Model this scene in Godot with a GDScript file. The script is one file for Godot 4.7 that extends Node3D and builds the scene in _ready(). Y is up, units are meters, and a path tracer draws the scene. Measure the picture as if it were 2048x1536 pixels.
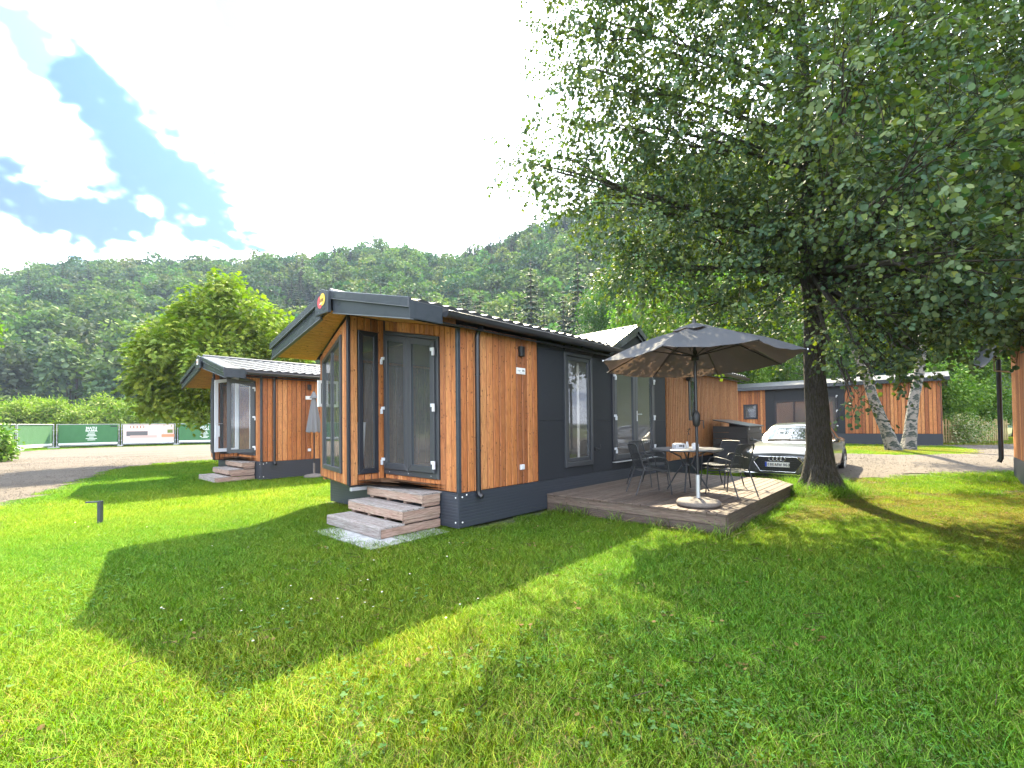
extends Node3D
# Holiday cabins on a camp site under trees: world metres, y up, camera at the origin's side looking along -z.

const YAW := 0.83025          # direction of the long cabin walls
const EYE := 1.55
var rng := RandomNumberGenerator.new()
var M := {}
var taken := {}
var noise := FastNoiseLite.new()
var C0 := Vector3(-0.791, 0.0, -6.766)       # near corner of the front cabin
var dL := Vector3(cos(YAW), 0, -sin(YAW))
var dG := Vector3(-sin(YAW), 0, -cos(YAW))
var road_left := PackedVector2Array()
var road_right := PackedVector2Array()
var island := PackedVector2Array()


func loc(u: float, y: float, v: float) -> Vector3:      # front cabin coordinates to world
	return C0 + dL * u + dG * v + Vector3(0, y, 0)


func lin(r: float, g: float, b: float) -> Color:         # real-world base colour to the sRGB value that albedo_color takes
	return Color(r, g, b).linear_to_srgb()


func gh(x: float, z: float) -> float:                    # height of the ground
	var h := 0.38 * smoothstep(2.5, 12.0, x) * smoothstep(6.0, 16.0, -z)
	h += 0.15 * exp(-(pow(x - 6.25, 2) + pow(z + 9.35, 2)) / 1.1)
	return h


class MB:
	var v := PackedVector3Array()
	var n := PackedVector3Array()
	var t := PackedVector2Array()
	var c := PackedColorArray()
	var ix := PackedInt32Array()
	var off := Vector2.ZERO
	var grain := Vector3.UP
	var scale_uv := Vector2(1.2, 2.4)
	var tint := Color.WHITE

	func vert(p: Vector3, nn: Vector3, uv: Vector2) -> int:
		v.append(p); n.append(nn); t.append(uv); c.append(tint)
		return v.size() - 1

	func uv_of(p: Vector3, nn: Vector3) -> Vector2:
		var g := grain
		if absf(g.dot(nn)) > 0.9:
			g = Vector3.RIGHT if absf(nn.x) < 0.7 else Vector3.BACK
		var a := nn.cross(g).normalized()
		return Vector2(p.dot(a) / scale_uv.x, p.dot(g) / scale_uv.y) + off

	func poly(pts: Array, out: Vector3, uvs: Array = []) -> void:   # flat convex polygon, front side towards OUT
		var nn: Vector3 = (pts[2] - pts[0]).cross(pts[1] - pts[0])
		if nn.length() < 1e-12 and pts.size() > 3:
			nn = (pts[3] - pts[0]).cross(pts[2] - pts[0])
		nn = nn.normalized()
		var flip: bool = nn.dot(out) < 0.0
		if flip:
			nn = -nn
		var first := v.size()
		for i in pts.size():
			vert(pts[i], nn, uvs[i] if uvs.size() else uv_of(pts[i], nn))
		for i in range(1, pts.size() - 1):
			if flip:
				ix.append_array(PackedInt32Array([first, first + i + 1, first + i]))
			else:
				ix.append_array(PackedInt32Array([first, first + i, first + i + 1]))

	func slab(pts: Array, out: Vector3, th: float, bevel := 0.0) -> void:   # polygon at the back, pushed out by TH, front edge bevelled
		var nn := out.normalized()
		var m := pts.size()
		var mid := Vector3.ZERO
		for p in pts:
			mid += p / float(m)
		var sidep := []
		var front := []
		for i in m:
			sidep.append(pts[i] + nn * (th - bevel))
		if bevel > 0.0:
			for i in m:
				var a: Vector3 = (pts[i] - pts[(i + m - 1) % m]).normalized()
				var b: Vector3 = (pts[(i + 1) % m] - pts[i]).normalized()
				var na := nn.cross(a)
				var nb := nn.cross(b)
				if na.dot(mid - pts[i]) < 0.0:
					na = -na
				if nb.dot(mid - pts[i]) < 0.0:
					nb = -nb
				var k := 1.0 + na.dot(nb)
				front.append(pts[i] + nn * th + (na + nb) * bevel / maxf(k, 0.2))
		else:
			front = sidep
		poly(front, nn)
		poly(pts, -nn)
		for i in m:
			var j := (i + 1) % m
			var o: Vector3 = (pts[i] + pts[j]) * 0.5 - mid
			o -= nn * o.dot(nn)
			poly([pts[i], pts[j], sidep[j], sidep[i]], o)
			if bevel > 0.0:
				poly([sidep[i], sidep[j], front[j], front[i]], o.normalized() + nn)

	func box(at: Vector3, size: Vector3, bevel := 0.0, b := Basis.IDENTITY) -> void:   # centre AT
		var h := size * 0.5
		var ax := 0
		if size.y <= size.x and size.y <= size.z:
			ax = 1
		elif size.z <= size.x and size.z <= size.y:
			ax = 2
		var q := []
		for s in [[-1, -1], [1, -1], [1, 1], [-1, 1]]:
			var p := Vector3.ZERO
			p[ax] = -h[ax]
			p[(ax + 1) % 3] = s[0] * h[(ax + 1) % 3]
			p[(ax + 2) % 3] = s[1] * h[(ax + 2) % 3]
			q.append(at + b * p)
		var o := Vector3.ZERO
		o[ax] = 1.0
		slab(q, b * o, size[ax], bevel)

	func tube(path: Array, radii, sides := 8, caps := true) -> void:
		var m := path.size()
		var rings := []
		var up := Vector3.UP
		var d0: Vector3 = (path[1] - path[0]).normalized()
		if absf(d0.dot(up)) > 0.9:
			up = Vector3.RIGHT
		var side := d0.cross(up).normalized()
		var along := 0.0
		for i in m:
			var d: Vector3 = (path[mini(i + 1, m - 1)] - path[maxi(i - 1, 0)]).normalized()
			side = (side - d * side.dot(d)).normalized()
			var other := d.cross(side)
			var r: float = radii[i] if radii is Array else radii
			if i > 0:
				along += path[i].distance_to(path[i - 1])
			var ring := []
			for k in sides + 1:
				var a := TAU * k / sides
				var nn := side * cos(a) + other * sin(a)
				ring.append(vert(path[i] + nn * r, nn, Vector2(float(k) / sides * maxf(1.0, roundf(r * 5.0)), along / scale_uv.y) + off))
			rings.append(ring)
		for i in m - 1:
			for k in sides:
				var a: int = rings[i][k]
				var b: int = rings[i][k + 1]
				var e: int = rings[i + 1][k]
				var f: int = rings[i + 1][k + 1]
				ix.append_array(PackedInt32Array([a, e, b, b, e, f]))
		if caps:
			for end in [0, m - 1]:
				var pts := []
				for k in sides:
					pts.append(v[rings[end][k]])
				poly(pts, (path[0] - path[1]) if end == 0 else (path[m - 1] - path[m - 2]))

	func lathe(profile: Array, at: Vector3, segs := 24, b := Basis.IDENTITY) -> void:   # profile of Vector2(radius, height), from bottom to top on the outside
		var m := profile.size()
		var rings := []
		for i in m:
			var d: Vector2 = profile[mini(i + 1, m - 1)] - profile[maxi(i - 1, 0)]
			var nr := Vector2(d.y, -d.x).normalized()
			var ring := []
			for k in segs + 1:
				var a := TAU * k / segs
				var rad := Vector3(cos(a), 0, sin(a))
				ring.append(vert(at + b * (rad * profile[i].x + Vector3(0, profile[i].y, 0)), (b * (rad * nr.x + Vector3(0, nr.y, 0))).normalized(), Vector2(float(k) / segs * 2.0, profile[i].y) + off))
			rings.append(ring)
		for i in m - 1:
			for k in segs:
				ix.append_array(PackedInt32Array([rings[i][k], rings[i][k + 1], rings[i + 1][k], rings[i][k + 1], rings[i + 1][k + 1], rings[i + 1][k]]))

	func grid(pts: Array, out_hint := Vector3.ZERO) -> void:    # rows of points, smooth
		var rows := pts.size()
		var cols: int = pts[0].size()
		var ids := []
		for i in rows:
			var line := []
			for j in cols:
				var a: Vector3 = pts[mini(i + 1, rows - 1)][j] - pts[maxi(i - 1, 0)][j]
				var b: Vector3 = pts[i][mini(j + 1, cols - 1)] - pts[i][maxi(j - 1, 0)]
				var nn := b.cross(a).normalized()
				if out_hint != Vector3.ZERO and nn.dot(out_hint) < 0.0:
					nn = -nn
				line.append(vert(pts[i][j], nn, Vector2(float(j) / (cols - 1), float(i) / (rows - 1))))
			ids.append(line)
		for i in rows - 1:
			for j in cols - 1:
				var a: int = ids[i][j]
				var b: int = ids[i][j + 1]
				var e: int = ids[i + 1][j]
				var f: int = ids[i + 1][j + 1]
				var nn := (v[e] - v[a]).cross(v[b] - v[a])
				if nn.length() < 1e-12:
					nn = (v[f] - v[a]).cross(v[b] - v[a])
				if nn.dot(n[a] + n[f]) >= 0.0:
					ix.append_array(PackedInt32Array([a, b, e, b, f, e]))
				else:
					ix.append_array(PackedInt32Array([a, e, b, b, e, f]))

	func done() -> ArrayMesh:
		var arr := []
		arr.resize(Mesh.ARRAY_MAX)
		arr[Mesh.ARRAY_VERTEX] = v
		arr[Mesh.ARRAY_NORMAL] = n
		arr[Mesh.ARRAY_TEX_UV] = t
		arr[Mesh.ARRAY_COLOR] = c
		arr[Mesh.ARRAY_INDEX] = ix
		var m := ArrayMesh.new()
		m.add_surface_from_arrays(Mesh.PRIMITIVE_TRIANGLES, arr)
		return m


func mb(grain := Vector3.UP) -> MB:
	var b := MB.new()
	b.grain = grain
	b.off = Vector2(rng.randf(), rng.randf())
	return b


func part(b, called: String, mat: Material, parent: Node) -> MeshInstance3D:
	var o := MeshInstance3D.new()
	o.name = called
	o.mesh = b.done() if b is MB else b
	o.material_override = mat
	parent.add_child(o, true)
	return o


func numbered(called: String) -> String:
	if not taken.has(called):
		taken[called] = 0
		return called
	taken[called] += 1
	return "%s_%03d" % [called, taken[called]]


func thing(called: String, label: String, category: String, at := Vector3.ZERO, turn := 0.0, group := "") -> Node3D:
	var o := Node3D.new()
	o.name = numbered(called)
	add_child(o)
	o.position = at
	o.rotation.y = turn
	o.set_meta("label", label)
	o.set_meta("category", category)
	if group:
		o.set_meta("group", group)
	return o


func setting(b, called: String, mat: Material, kind := "structure") -> MeshInstance3D:
	var o := part(b, numbered(called), mat, self)
	o.set_meta("kind", kind)
	return o


func copies(mesh: Mesh, mat: Material, where: Array, tints: Array, called: String, parent: Node) -> MultiMeshInstance3D:
	var mm := MultiMesh.new()
	mm.transform_format = MultiMesh.TRANSFORM_3D
	mm.use_colors = tints.size() > 0
	mm.mesh = mesh
	mm.instance_count = where.size()
	for i in where.size():
		mm.set_instance_transform(i, where[i])
		if tints.size():
			mm.set_instance_color(i, tints[i])
	var o := MultiMeshInstance3D.new()
	o.name = called
	o.multimesh = mm
	o.material_override = mat
	parent.add_child(o, true)
	return o


func rnd(a: float, b: float) -> float:
	return rng.randf_range(a, b)


func rdir() -> Vector3:
	var d := Vector3(rng.randfn(), rng.randfn(), rng.randfn())
	return d.normalized() if d.length() > 0.01 else Vector3.UP


func mix_color(list: Array, jitter := 0.12) -> Color:
	var a: Color = list[rng.randi() % list.size()]
	var b: Color = list[rng.randi() % list.size()]
	var q := a.lerp(b, rng.randf())
	var k := rnd(1.0 - jitter, 1.0 + jitter)
	return Color(q.r * k, q.g * k, q.b * k)


func text(parent: Node, called: String, words: String, size: float, at: Vector3, right: Vector3, up: Vector3, mat: Material, depth := 0.002, serif := false, bold := false) -> MeshInstance3D:
	var tm := TextMesh.new()
	var f := SystemFont.new()
	f.font_names = PackedStringArray(["Droid Serif" if serif else "Droid Sans"])
	if bold:
		f.font_weight = 700
	tm.font = f
	tm.text = words
	tm.font_size = 32
	tm.pixel_size = size / 32.0
	tm.depth = depth
	tm.curve_step = 2.0
	var o := MeshInstance3D.new()
	o.name = called
	o.mesh = tm
	o.material_override = mat
	o.transform = Transform3D(Basis(right, up, right.cross(up)), at)
	parent.add_child(o, true)
	return o


func std(r: float, g: float, b: float, rough := 0.8, metal := 0.0) -> StandardMaterial3D:
	var m := StandardMaterial3D.new()
	m.albedo_color = lin(r, g, b)
	m.roughness = rough
	m.metallic = metal
	return m


func tex(im: Image) -> ImageTexture:
	return ImageTexture.create_from_image(im)


func wood_image(w: int, h: int, seed_: int, knots: int, dark: float, streak: float) -> Array:   # [tone, height]; 1.2 m across, 2.4 m along the grain; grey tones around 1 that multiply a base colour
	var fn := FastNoiseLite.new()
	fn.seed = seed_
	fn.frequency = 1.0
	fn.fractal_octaves = 3
	var r := RandomNumberGenerator.new()
	r.seed = seed_
	var kn := []
	for i in knots:
		kn.append([r.randf() * w, r.randf() * h, r.randf_range(1.6, 5.6) * r.randf_range(.8, 1.2)])
	var grid := {}
	for k in kn:
		for gx in range(int((k[0] - 40) / 32.0), int((k[0] + 40) / 32.0) + 1):
			for gy in range(int((k[1] - 70) / 32.0), int((k[1] + 70) / 32.0) + 1):
				var key := Vector2i(gx, gy)
				if not grid.has(key):
					grid[key] = []
				grid[key].append(k)
	var a := PackedByteArray()
	a.resize(w * h * 3)
	var hm := PackedByteArray()
	hm.resize(w * h)
	for y in h:
		for x in w:
			var bend := 0.0
			var spot := 0.0
			var near = grid.get(Vector2i(x / 32, y / 32))
			if near:
				for k in near:
					var dx: float = x - k[0]
					var dy: float = (y - k[1]) * 0.75
					var d2 := dx * dx + dy * dy
					var q: float = k[2]
					spot = maxf(spot, clampf(1.3 - sqrt(d2) / q, 0.0, 1.0))
					bend += dx * exp(-d2 / (q * q * 5.0)) * 0.55
			var gx := (x - bend) * 0.05
			var g1 := fn.get_noise_2d(gx * 1.6, y * 0.004)
			var g2 := fn.get_noise_2d(gx * 7.0 + 50.0, y * 0.012 + 9.0)
			var v := 0.86 + 0.14 * g1 + streak * g2
			var ring := sin((gx * 2.2 + g1 * 1.6) * 6.28)
			v += 0.035 * ring
			v = lerpf(v, dark, spot * 0.85)
			var o := (y * w + x) * 3
			var warm := 1.0 + 0.05 * fn.get_noise_2d(x * 0.02 + 300.0, y * 0.005)
			a[o] = int(clampf(v * 255.0, 0, 255))
			a[o + 1] = int(clampf(pow(v, 1.12) * warm * 255.0, 0, 255))
			a[o + 2] = int(clampf(pow(v, 1.3) * warm * 255.0, 0, 255))
			hm[y * w + x] = int(clampf(128.0 + 70.0 * g2 + 30.0 * ring - 60.0 * spot, 0, 255))
	return [tex(Image.create_from_data(w, h, false, Image.FORMAT_RGB8, a)), tex(Image.create_from_data(w, h, false, Image.FORMAT_L8, hm))]


func spots_image(w: int, seed_: int, cols: Array, scale_: float, octaves: int, grit: float) -> ImageTexture:    # seamless mottled colour; COLS are linear colours
	var fn := FastNoiseLite.new()
	fn.seed = seed_
	fn.frequency = scale_
	fn.fractal_octaves = octaves
	var im := fn.get_seamless_image(w, w, false, false, 0.15)
	var r := RandomNumberGenerator.new()
	r.seed = seed_ + 7
	var src := im.get_data()
	var step := im.get_data().size() / (w * w)
	var a := PackedByteArray()
	a.resize(w * w * 3)
	var m := cols.size() - 1
	for i in w * w:
		var q := clampf(src[i * step] / 255.0 + r.randf_range(-grit, grit), 0.0, 0.999) * m
		var k := int(q)
		var col: Color = cols[k].lerp(cols[k + 1], q - k).linear_to_srgb()
		a[i * 3] = int(col.r * 255)
		a[i * 3 + 1] = int(col.g * 255)
		a[i * 3 + 2] = int(col.b * 255)
	return tex(Image.create_from_data(w, w, false, Image.FORMAT_RGB8, a))


func noise_tex(w: int, seed_: int, freq: float, oct := 4, kind := FastNoiseLite.TYPE_SIMPLEX_SMOOTH) -> ImageTexture:
	var fn := FastNoiseLite.new()
	fn.seed = seed_
	fn.noise_type = kind
	fn.frequency = freq
	fn.fractal_octaves = oct
	return tex(fn.get_seamless_image(w, w, false, false, 0.12))


func relief(m: StandardMaterial3D, t: Texture2D, cm: float) -> StandardMaterial3D:
	m.heightmap_enabled = true
	m.heightmap_texture = t
	m.heightmap_scale = cm
	return m


func tri(m: StandardMaterial3D, s: float) -> StandardMaterial3D:
	m.uv1_triplanar = true
	m.uv1_world_triplanar = true
	m.uv1_scale = Vector3.ONE * s
	return m


func leaf_mat(trans: Color, rough := 0.55) -> StandardMaterial3D:
	var m := StandardMaterial3D.new()
	m.albedo_color = Color.WHITE
	m.vertex_color_use_as_albedo = true
	m.roughness = rough
	m.metallic_specular = 0.35
	m.backlight_enabled = true
	m.backlight = trans
	m.cull_mode = BaseMaterial3D.CULL_DISABLED
	return m


func make_materials() -> void:
	var w1 := wood_image(512, 1024, 11, 180, 0.42, 0.19)
	var w2 := wood_image(512, 1024, 23, 40, 0.5, 0.24)
	var larch := []
	for q in [[.50, .178, .054], [.63, .255, .086], [.37, .128, .042], [.56, .21, .062], [.44, .16, .052], [.67, .30, .112]]:
		var m := std(q[0], q[1], q[2], 0.62)
		m.albedo_texture = w1[0]
		relief(m, w1[1], 0.06)
		larch.append(m)
	M.larch = larch
	var slat := []
	for q in [[.52, .235, .088], [.58, .28, .115], [.46, .2, .073], [.55, .245, .092]]:
		var m := std(q[0], q[1], q[2], 0.66)
		m.albedo_texture = w1[0]
		relief(m, w1[1], 0.06)
		slat.append(m)
	M.slat = slat
	var deck := []
	for q in [[.128, .096, .076], [.158, .12, .096], [.102, .077, .062], [.142, .11, .09]]:
		var m := std(q[0], q[1], q[2], 0.8)
		m.albedo_texture = w2[0]
		relief(m, w2[1], 0.12)
		deck.append(m)
	M.deck = deck
	var step := []
	for q in [[.40, .29, .24], [.43, .31, .25], [.37, .26, .21]]:
		var m := std(q[0], q[1], q[2], 0.8)
		m.albedo_texture = w2[0]
		relief(m, w2[1], 0.1)
		step.append(m)
	M.step = step
	var tread := []
	for q in [[.34, .31, .30], [.38, .35, .34], [.31, .28, .275]]:
		var m := std(q[0], q[1], q[2], 0.85)
		m.albedo_texture = w2[0]
		relief(m, w2[1], 0.12)
		tread.append(m)
	M.tread = tread
	M.soffit = std(.82, .40, .11, 0.6)
	M.soffit.albedo_texture = w1[0]
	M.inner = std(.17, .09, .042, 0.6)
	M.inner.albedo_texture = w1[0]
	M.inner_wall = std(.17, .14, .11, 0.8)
	M.metal = std(.040, .047, .057, 0.26)
	M.metal.albedo_texture = spots_image(256, 33, [Color(.72, .74, .76), Color(1, 1, 1), Color(.86, .87, .88)], 0.02, 5, 0.06)
	relief(M.metal, noise_tex(256, 5, 0.06), 0.01)
	M.metal_edge = std(.10, .11, .12, 0.4)
	M.pipe = std(.014, .014, .017, 0.32)
	M.frame = std(.042, .046, .053, 0.4)
	M.frame_dark = std(.016, .017, .024, 0.4)
	M.panel = std(.028, .031, .037, 0.6)
	M.panel.metallic_specular = .35
	M.panel.albedo_texture = spots_image(512, 31, [Color(.86, .86, .87), Color(1, 1, 1), Color(.93, .93, .92)], 0.03, 5, 0.05)
	tri(M.panel, 0.7)
	M.skirt = std(.030, .036, .047, 0.5)
	var sk := Image.create(64, 256, false, Image.FORMAT_L8)
	for y in 256:
		for x in 64:
			var q := fposmod(y / 16.0, 1.0)
			sk.set_pixel(x, y, Color.from_hsv(0, 0, clampf(0.75 - 0.5 * exp(-pow((q - 0.5) / 0.12, 2)) + 0.05 * sin(x * 1.7 + y * 3.1), 0, 1)))
	M.skirt.heightmap_enabled = true
	M.skirt.heightmap_texture = tex(sk)
	M.skirt.heightmap_scale = 0.5
	M.skirt.uv1_scale = Vector3(1.0, 3.2, 1)
	M.glass = std(.8, .86, .88, 0.02, 0.03)
	M.glass.albedo_color.a = 0.03
	M.glass.transparency = BaseMaterial3D.TRANSPARENCY_ALPHA
	M.white = std(.78, .78, .76, 0.5)
	M.white_frame = std(.62, .64, .68, 0.4)
	M.steel = std(.55, .56, .57, 0.38, 0.85)
	M.galv = std(.46, .48, .49, 0.5, 0.6)
	M.tile = std(.065, .068, .074, 0.45)
	relief(M.tile, noise_tex(256, 9, 0.08), 0.02)
	M.gutter = std(.03, .032, .038, 0.3)
	M.black = std(.012, .012, .013, 0.5)
	M.rubber = std(.018, .018, .018, 0.85)
	M.chair = std(.028, .030, .033, 0.45)
	M.table = std(.13, .135, .145, 0.3)
	M.fabric = std(.042, .046, .052, 0.9)
	M.fabric.backlight_enabled = true
	M.fabric.backlight = Color(.26, .21, .175)
	M.fabric.cull_mode = BaseMaterial3D.CULL_DISABLED
	M.fabric2 = std(.14, .14, .145, 0.85)
	M.fabric2.cull_mode = BaseMaterial3D.CULL_DISABLED
	M.aggregate = std(1, 1, 1, 0.85)
	M.aggregate.albedo_texture = spots_image(256, 41, [Color(.045, .04, .034), Color(.13, .112, .096), Color(.19, .165, .145), Color(.085, .072, .062), Color(.21, .185, .165)], 0.12, 2, 0.35)
	tri(M.aggregate, 1.6)
	relief(M.aggregate, noise_tex(256, 43, 0.15, 2, FastNoiseLite.TYPE_CELLULAR), 0.5)
	M.concrete = std(1, 1, 1, 0.9)
	M.concrete.albedo_texture = spots_image(256, 47, [Color(.27, .275, .27), Color(.36, .365, .36), Color(.44, .445, .44)], 0.02, 5, 0.18)
	tri(M.concrete, 1.1)
	M.gravel = std(1, 1, 1, 0.95)
	M.gravel.albedo_texture = spots_image(1024, 53, [Color(.038, .029, .021), Color(.082, .064, .048), Color(.066, .052, .039), Color(.118, .092, .070), Color(.048, .038, .029), Color(.098, .077, .058)], 0.012, 6, 0.2)
	tri(M.gravel, 0.22)
	M.gravel.vertex_color_use_as_albedo = true
	relief(M.gravel, noise_tex(512, 59, 0.12, 3, FastNoiseLite.TYPE_CELLULAR), 1.6)
	M.soil = std(1, 1, 1, 0.95)
	M.soil.albedo_texture = spots_image(1024, 61, [Color(.03, .025, .015), Color(.055, .08, .014), Color(.06, .10, .014), Color(.085, .095, .03), Color(.10, .085, .045)], 0.03, 6, 0.3)
	tri(M.soil, 0.25)
	relief(M.soil, noise_tex(512, 67, 0.05, 5), 3.0)
	M.field = std(.07, .12, .028, 0.95)
	M.hill = std(.030, .052, .020, 0.95)
	M.bark = std(1, 1, 1, 0.95)
	M.bark.albedo_texture = spots_image(512, 71, [Color(.006, .005, .004), Color(.05, .04, .03), Color(.13, .112, .088), Color(.014, .012, .010), Color(.09, .08, .03), Color(.008, .007, .006)], 0.022, 5, 0.16)
	M.bark.uv1_scale = Vector3(1.6, .7, 1)
	relief(M.bark, noise_tex(512, 73, 0.04, 4, FastNoiseLite.TYPE_CELLULAR), 14.0)
	M.branch = std(.05, .042, .032, 0.95)
	M.birch = std(1, 1, 1, 0.85)
	var bi := Image.create(256, 512, false, Image.FORMAT_RGB8)
	var bn := FastNoiseLite.new()
	bn.seed = 5
	bn.frequency = 1.0
	bn.fractal_octaves = 3
	for y in 512:
		for x in 256:
			var a := bn.get_noise_2d(x * 0.010, y * 0.016)
			var b := bn.get_noise_2d(x * 0.012 + 90.0, y * 0.11)
			var k := smoothstep(-0.04, 0.10, a + 0.5 * b)
			var col := Color(.22, .20, .175).lerp(Color(.025, .038, .032), k)
			col = col.lerp(Color(.26, .24, .21), smoothstep(0.0, 0.5, -b) * 0.6)
			bi.set_pixel(x, y, col.linear_to_srgb())
	M.birch.albedo_texture = tex(bi)
	relief(M.birch, noise_tex(256, 75, 0.05), 2.0)
	M.leaf = leaf_mat(Color(.75, .80, .20), 0.6)
	M.leaf.metallic_specular = .25
	M.leaf_soft = leaf_mat(Color(.7, .85, .25), 0.6)
	M.leaf_far = leaf_mat(Color(.6, .7, .25), 0.8)
	M.needle = leaf_mat(Color(.16, .2, .1), 0.8)
	M.grass = leaf_mat(Color(.8, .9, .12), 0.7)
	M.grass.metallic_specular = .18
	M.paint = std(.095, .096, .096, 0.3, 0.55)
	M.paint.clearcoat_enabled = true
	M.paint.clearcoat = 1.0
	M.paint.clearcoat_roughness = 0.03
	M.car_glass = std(.02, .025, .03, 0.02)
	M.car_glass.metallic_specular = 0.9
	M.chrome = std(.75, .76, .77, 0.12, 1.0)
	M.plastic = std(.018, .018, .019, 0.45)
	M.lamp_glass = std(.10, .105, .11, 0.06, 0.3)
	M.plate = std(.78, .78, .74, 0.4)
	M.plate_blue = std(.02, .07, .45, 0.4)
	M.ink = std(.012, .012, .014, 0.6)
	M.ink_grey = std(.22, .24, .26, 0.6)
	M.banner = std(.045, .16, .055, 0.75)
	M.banner.albedo_texture = spots_image(128, 79, [Color(.85, .88, .85), Color(1, 1, 1)], 0.02, 3, 0.02)
	M.print_white = std(.75, .76, .73, 0.7)
	M.print_pink = std(.66, .50, .45, 0.7)
	M.print_rose = std(.56, .38, .33, 0.7)
	M.print_brown = std(.36, .16, .09, 0.7)
	M.print_grey = std(.12, .115, .115, 0.7)
	M.print_orange = std(.62, .25, .13, 0.7)
	M.print_green = std(.16, .20, .05, 0.7)
	M.logo_red = std(.68, .05, .06, 0.4)
	M.logo_yellow = std(.82, .50, .05, 0.4)
	M.logo_orange = std(.80, .22, .05, 0.4)
	M.stone = std(.10, .082, .064, .9)
	M.stone.vertex_color_use_as_albedo = true
	M.picket = std(.38, .29, .13, 0.85)
	M.shed_dark = std(.05, .046, .046, 0.6)
	M.shed_lid = std(.07, .075, .08, 0.35)
	M.curtain = std(.42, .39, .35, 0.9)
	M.curtain.cull_mode = BaseMaterial3D.CULL_DISABLED
	M.green_cloth = std(.25, .48, .06, 0.9)
	M.dish = std(.03, .036, .044, 0.8)


func lv(u: float, y: float, v: float) -> Vector3:     # inside a cabin node: x along the wall, z towards the viewer
	return Vector3(u, y, -v)


func pick(list: Array) -> Material:
	return list[rng.randi() % list.size()]


func plank_run(parent: Node, p0: Vector3, d: Vector3, nrm: Vector3, s0: float, s1: float, yb: Callable, yt: Callable, pitch: float, mats: Array, th := 0.022, called := "plank", gap := 0.006, bevel := 0.013) -> void:
	var n := maxi(1, roundi((s1 - s0) / pitch))
	var w := (s1 - s0) / n
	for i in n:
		var a := s0 + i * w + gap
		var b := s0 + (i + 1) * w - gap
		var q := mb()
		var pa := p0 + d * a
		var pb := p0 + d * b
		q.slab([pa + Vector3.UP * yb.call(a), pb + Vector3.UP * yb.call(b), pb + Vector3.UP * yt.call(b), pa + Vector3.UP * yt.call(a)], nrm, th + rnd(-0.001, 0.001), bevel)
		part(q, called, pick(mats), parent)


func flat(y: float) -> Callable:
	return func(_s): return y


func slope(y: float, k: float) -> Callable:
	return func(s): return y + k * s


func core(parent: Node, p0: Vector3, d: Vector3, nrm: Vector3, rects: Array, mat: Material, th := 0.1, called := "wall") -> void:    # rects of s0, s1, bottom left, bottom right, top left, top right
	var q := mb()
	for r in rects:
		var a: Vector3 = p0 + d * r[0] - nrm * (th + 0.002)
		var b: Vector3 = p0 + d * r[1] - nrm * (th + 0.002)
		q.slab([a + Vector3.UP * r[2], b + Vector3.UP * r[3], b + Vector3.UP * r[5], a + Vector3.UP * r[4]], nrm, th)
	part(q, called, mat, parent)


func quad_at(p0: Vector3, d: Vector3, s0: float, s1: float, y0: float, y0b: float, y1a: float, y1b: float) -> Array:
	return [p0 + d * s0 + Vector3.UP * y0, p0 + d * s1 + Vector3.UP * y0b, p0 + d * s1 + Vector3.UP * y1b, p0 + d * s0 + Vector3.UP * y1a]


func glazed(parent: Node, called: String, p0: Vector3, d: Vector3, nrm: Vector3, s0: float, s1: float, y0: float, ya: float, yb: float, fw: float, th: float, mat: Material, bars: Array = [], bottom := -1.0, with_pane := true) -> MeshInstance3D:
	var q := mb()
	q.scale_uv = Vector2(1, 1)
	var bt := fw if bottom < 0 else bottom
	var k := (yb - ya) / (s1 - s0)
	var o := quad_at(p0, d, s0, s1, y0, y0, ya, yb)
	var i := quad_at(p0, d, s0 + fw, s1 - fw, y0 + bt, y0 + bt, ya + k * fw - fw, yb - k * fw - fw)
	for e in 4:
		var f := (e + 1) % 4
		q.slab([o[e], o[f], i[f], i[e]], nrm, th, 0.006)
	for s in bars:
		var yy: float = ya + k * (s - s0) - fw
		q.slab(quad_at(p0, d, s - 0.035, s + 0.035, y0 + bt, y0 + bt, yy, yy), nrm, th * 0.9, 0.005)
	var fr := part(q, called, mat, parent)
	if with_pane:
		var edges: Array = [s0 + fw] + bars + [s1 - fw]
		for e in edges.size() - 1:
			var g := mb()
			var sa: float = edges[e] + (0.035 if e > 0 else 0.0)
			var sb: float = edges[e + 1] - (0.035 if e < edges.size() - 2 else 0.0)
			var pts := quad_at(p0 + nrm * th * 0.35, d, sa, sb, y0 + bt, y0 + bt, ya + k * (sa - s0) - fw, ya + k * (sb - s0) - fw)
			g.poly(pts, nrm)
			part(g, "pane", M.glass, fr)
	return fr


func hinge(parent: Node, at: Vector3, d: Vector3, nrm: Vector3) -> void:
	var q := mb()
	var b := Basis(d, Vector3.UP, nrm if d.cross(Vector3.UP).dot(nrm) > 0 else -nrm)
	q.box(at + nrm * 0.012, Vector3(0.075, 0.05, 0.03), 0.004, b)
	q.box(at + nrm * 0.02 + d * 0.028 - Vector3.UP * 0.055, Vector3(0.035, 0.085, 0.035), 0.006, b)
	part(q, "hinge", M.white_frame, parent)


func tile_mesh(w: float, l: float) -> ArrayMesh:     # one pan tile: x across, z down the slope, y out
	var q := MB.new()
	var rows := []
	for j in 3:
		var line := []
		for i in 9:
			var a := i / 8.0
			var y := 0.010 + 0.013 * sin(a * TAU) + (0.014 if j > 0 else 0.0)
			if j == 0:
				y -= 0.006
			line.append(Vector3((a - 0.5) * w, y, (j / 2.0) * l))
		rows.append(line)
	q.grid(rows, Vector3.UP)
	var drop := []
	for j in 2:
		var line := []
		for i in 9:
			line.append(rows[2][i] - Vector3(0, 0.03 * j, 0.012 * j))
		drop.append(line)
	q.grid(drop, Vector3.BACK)
	return q.done()


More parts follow.
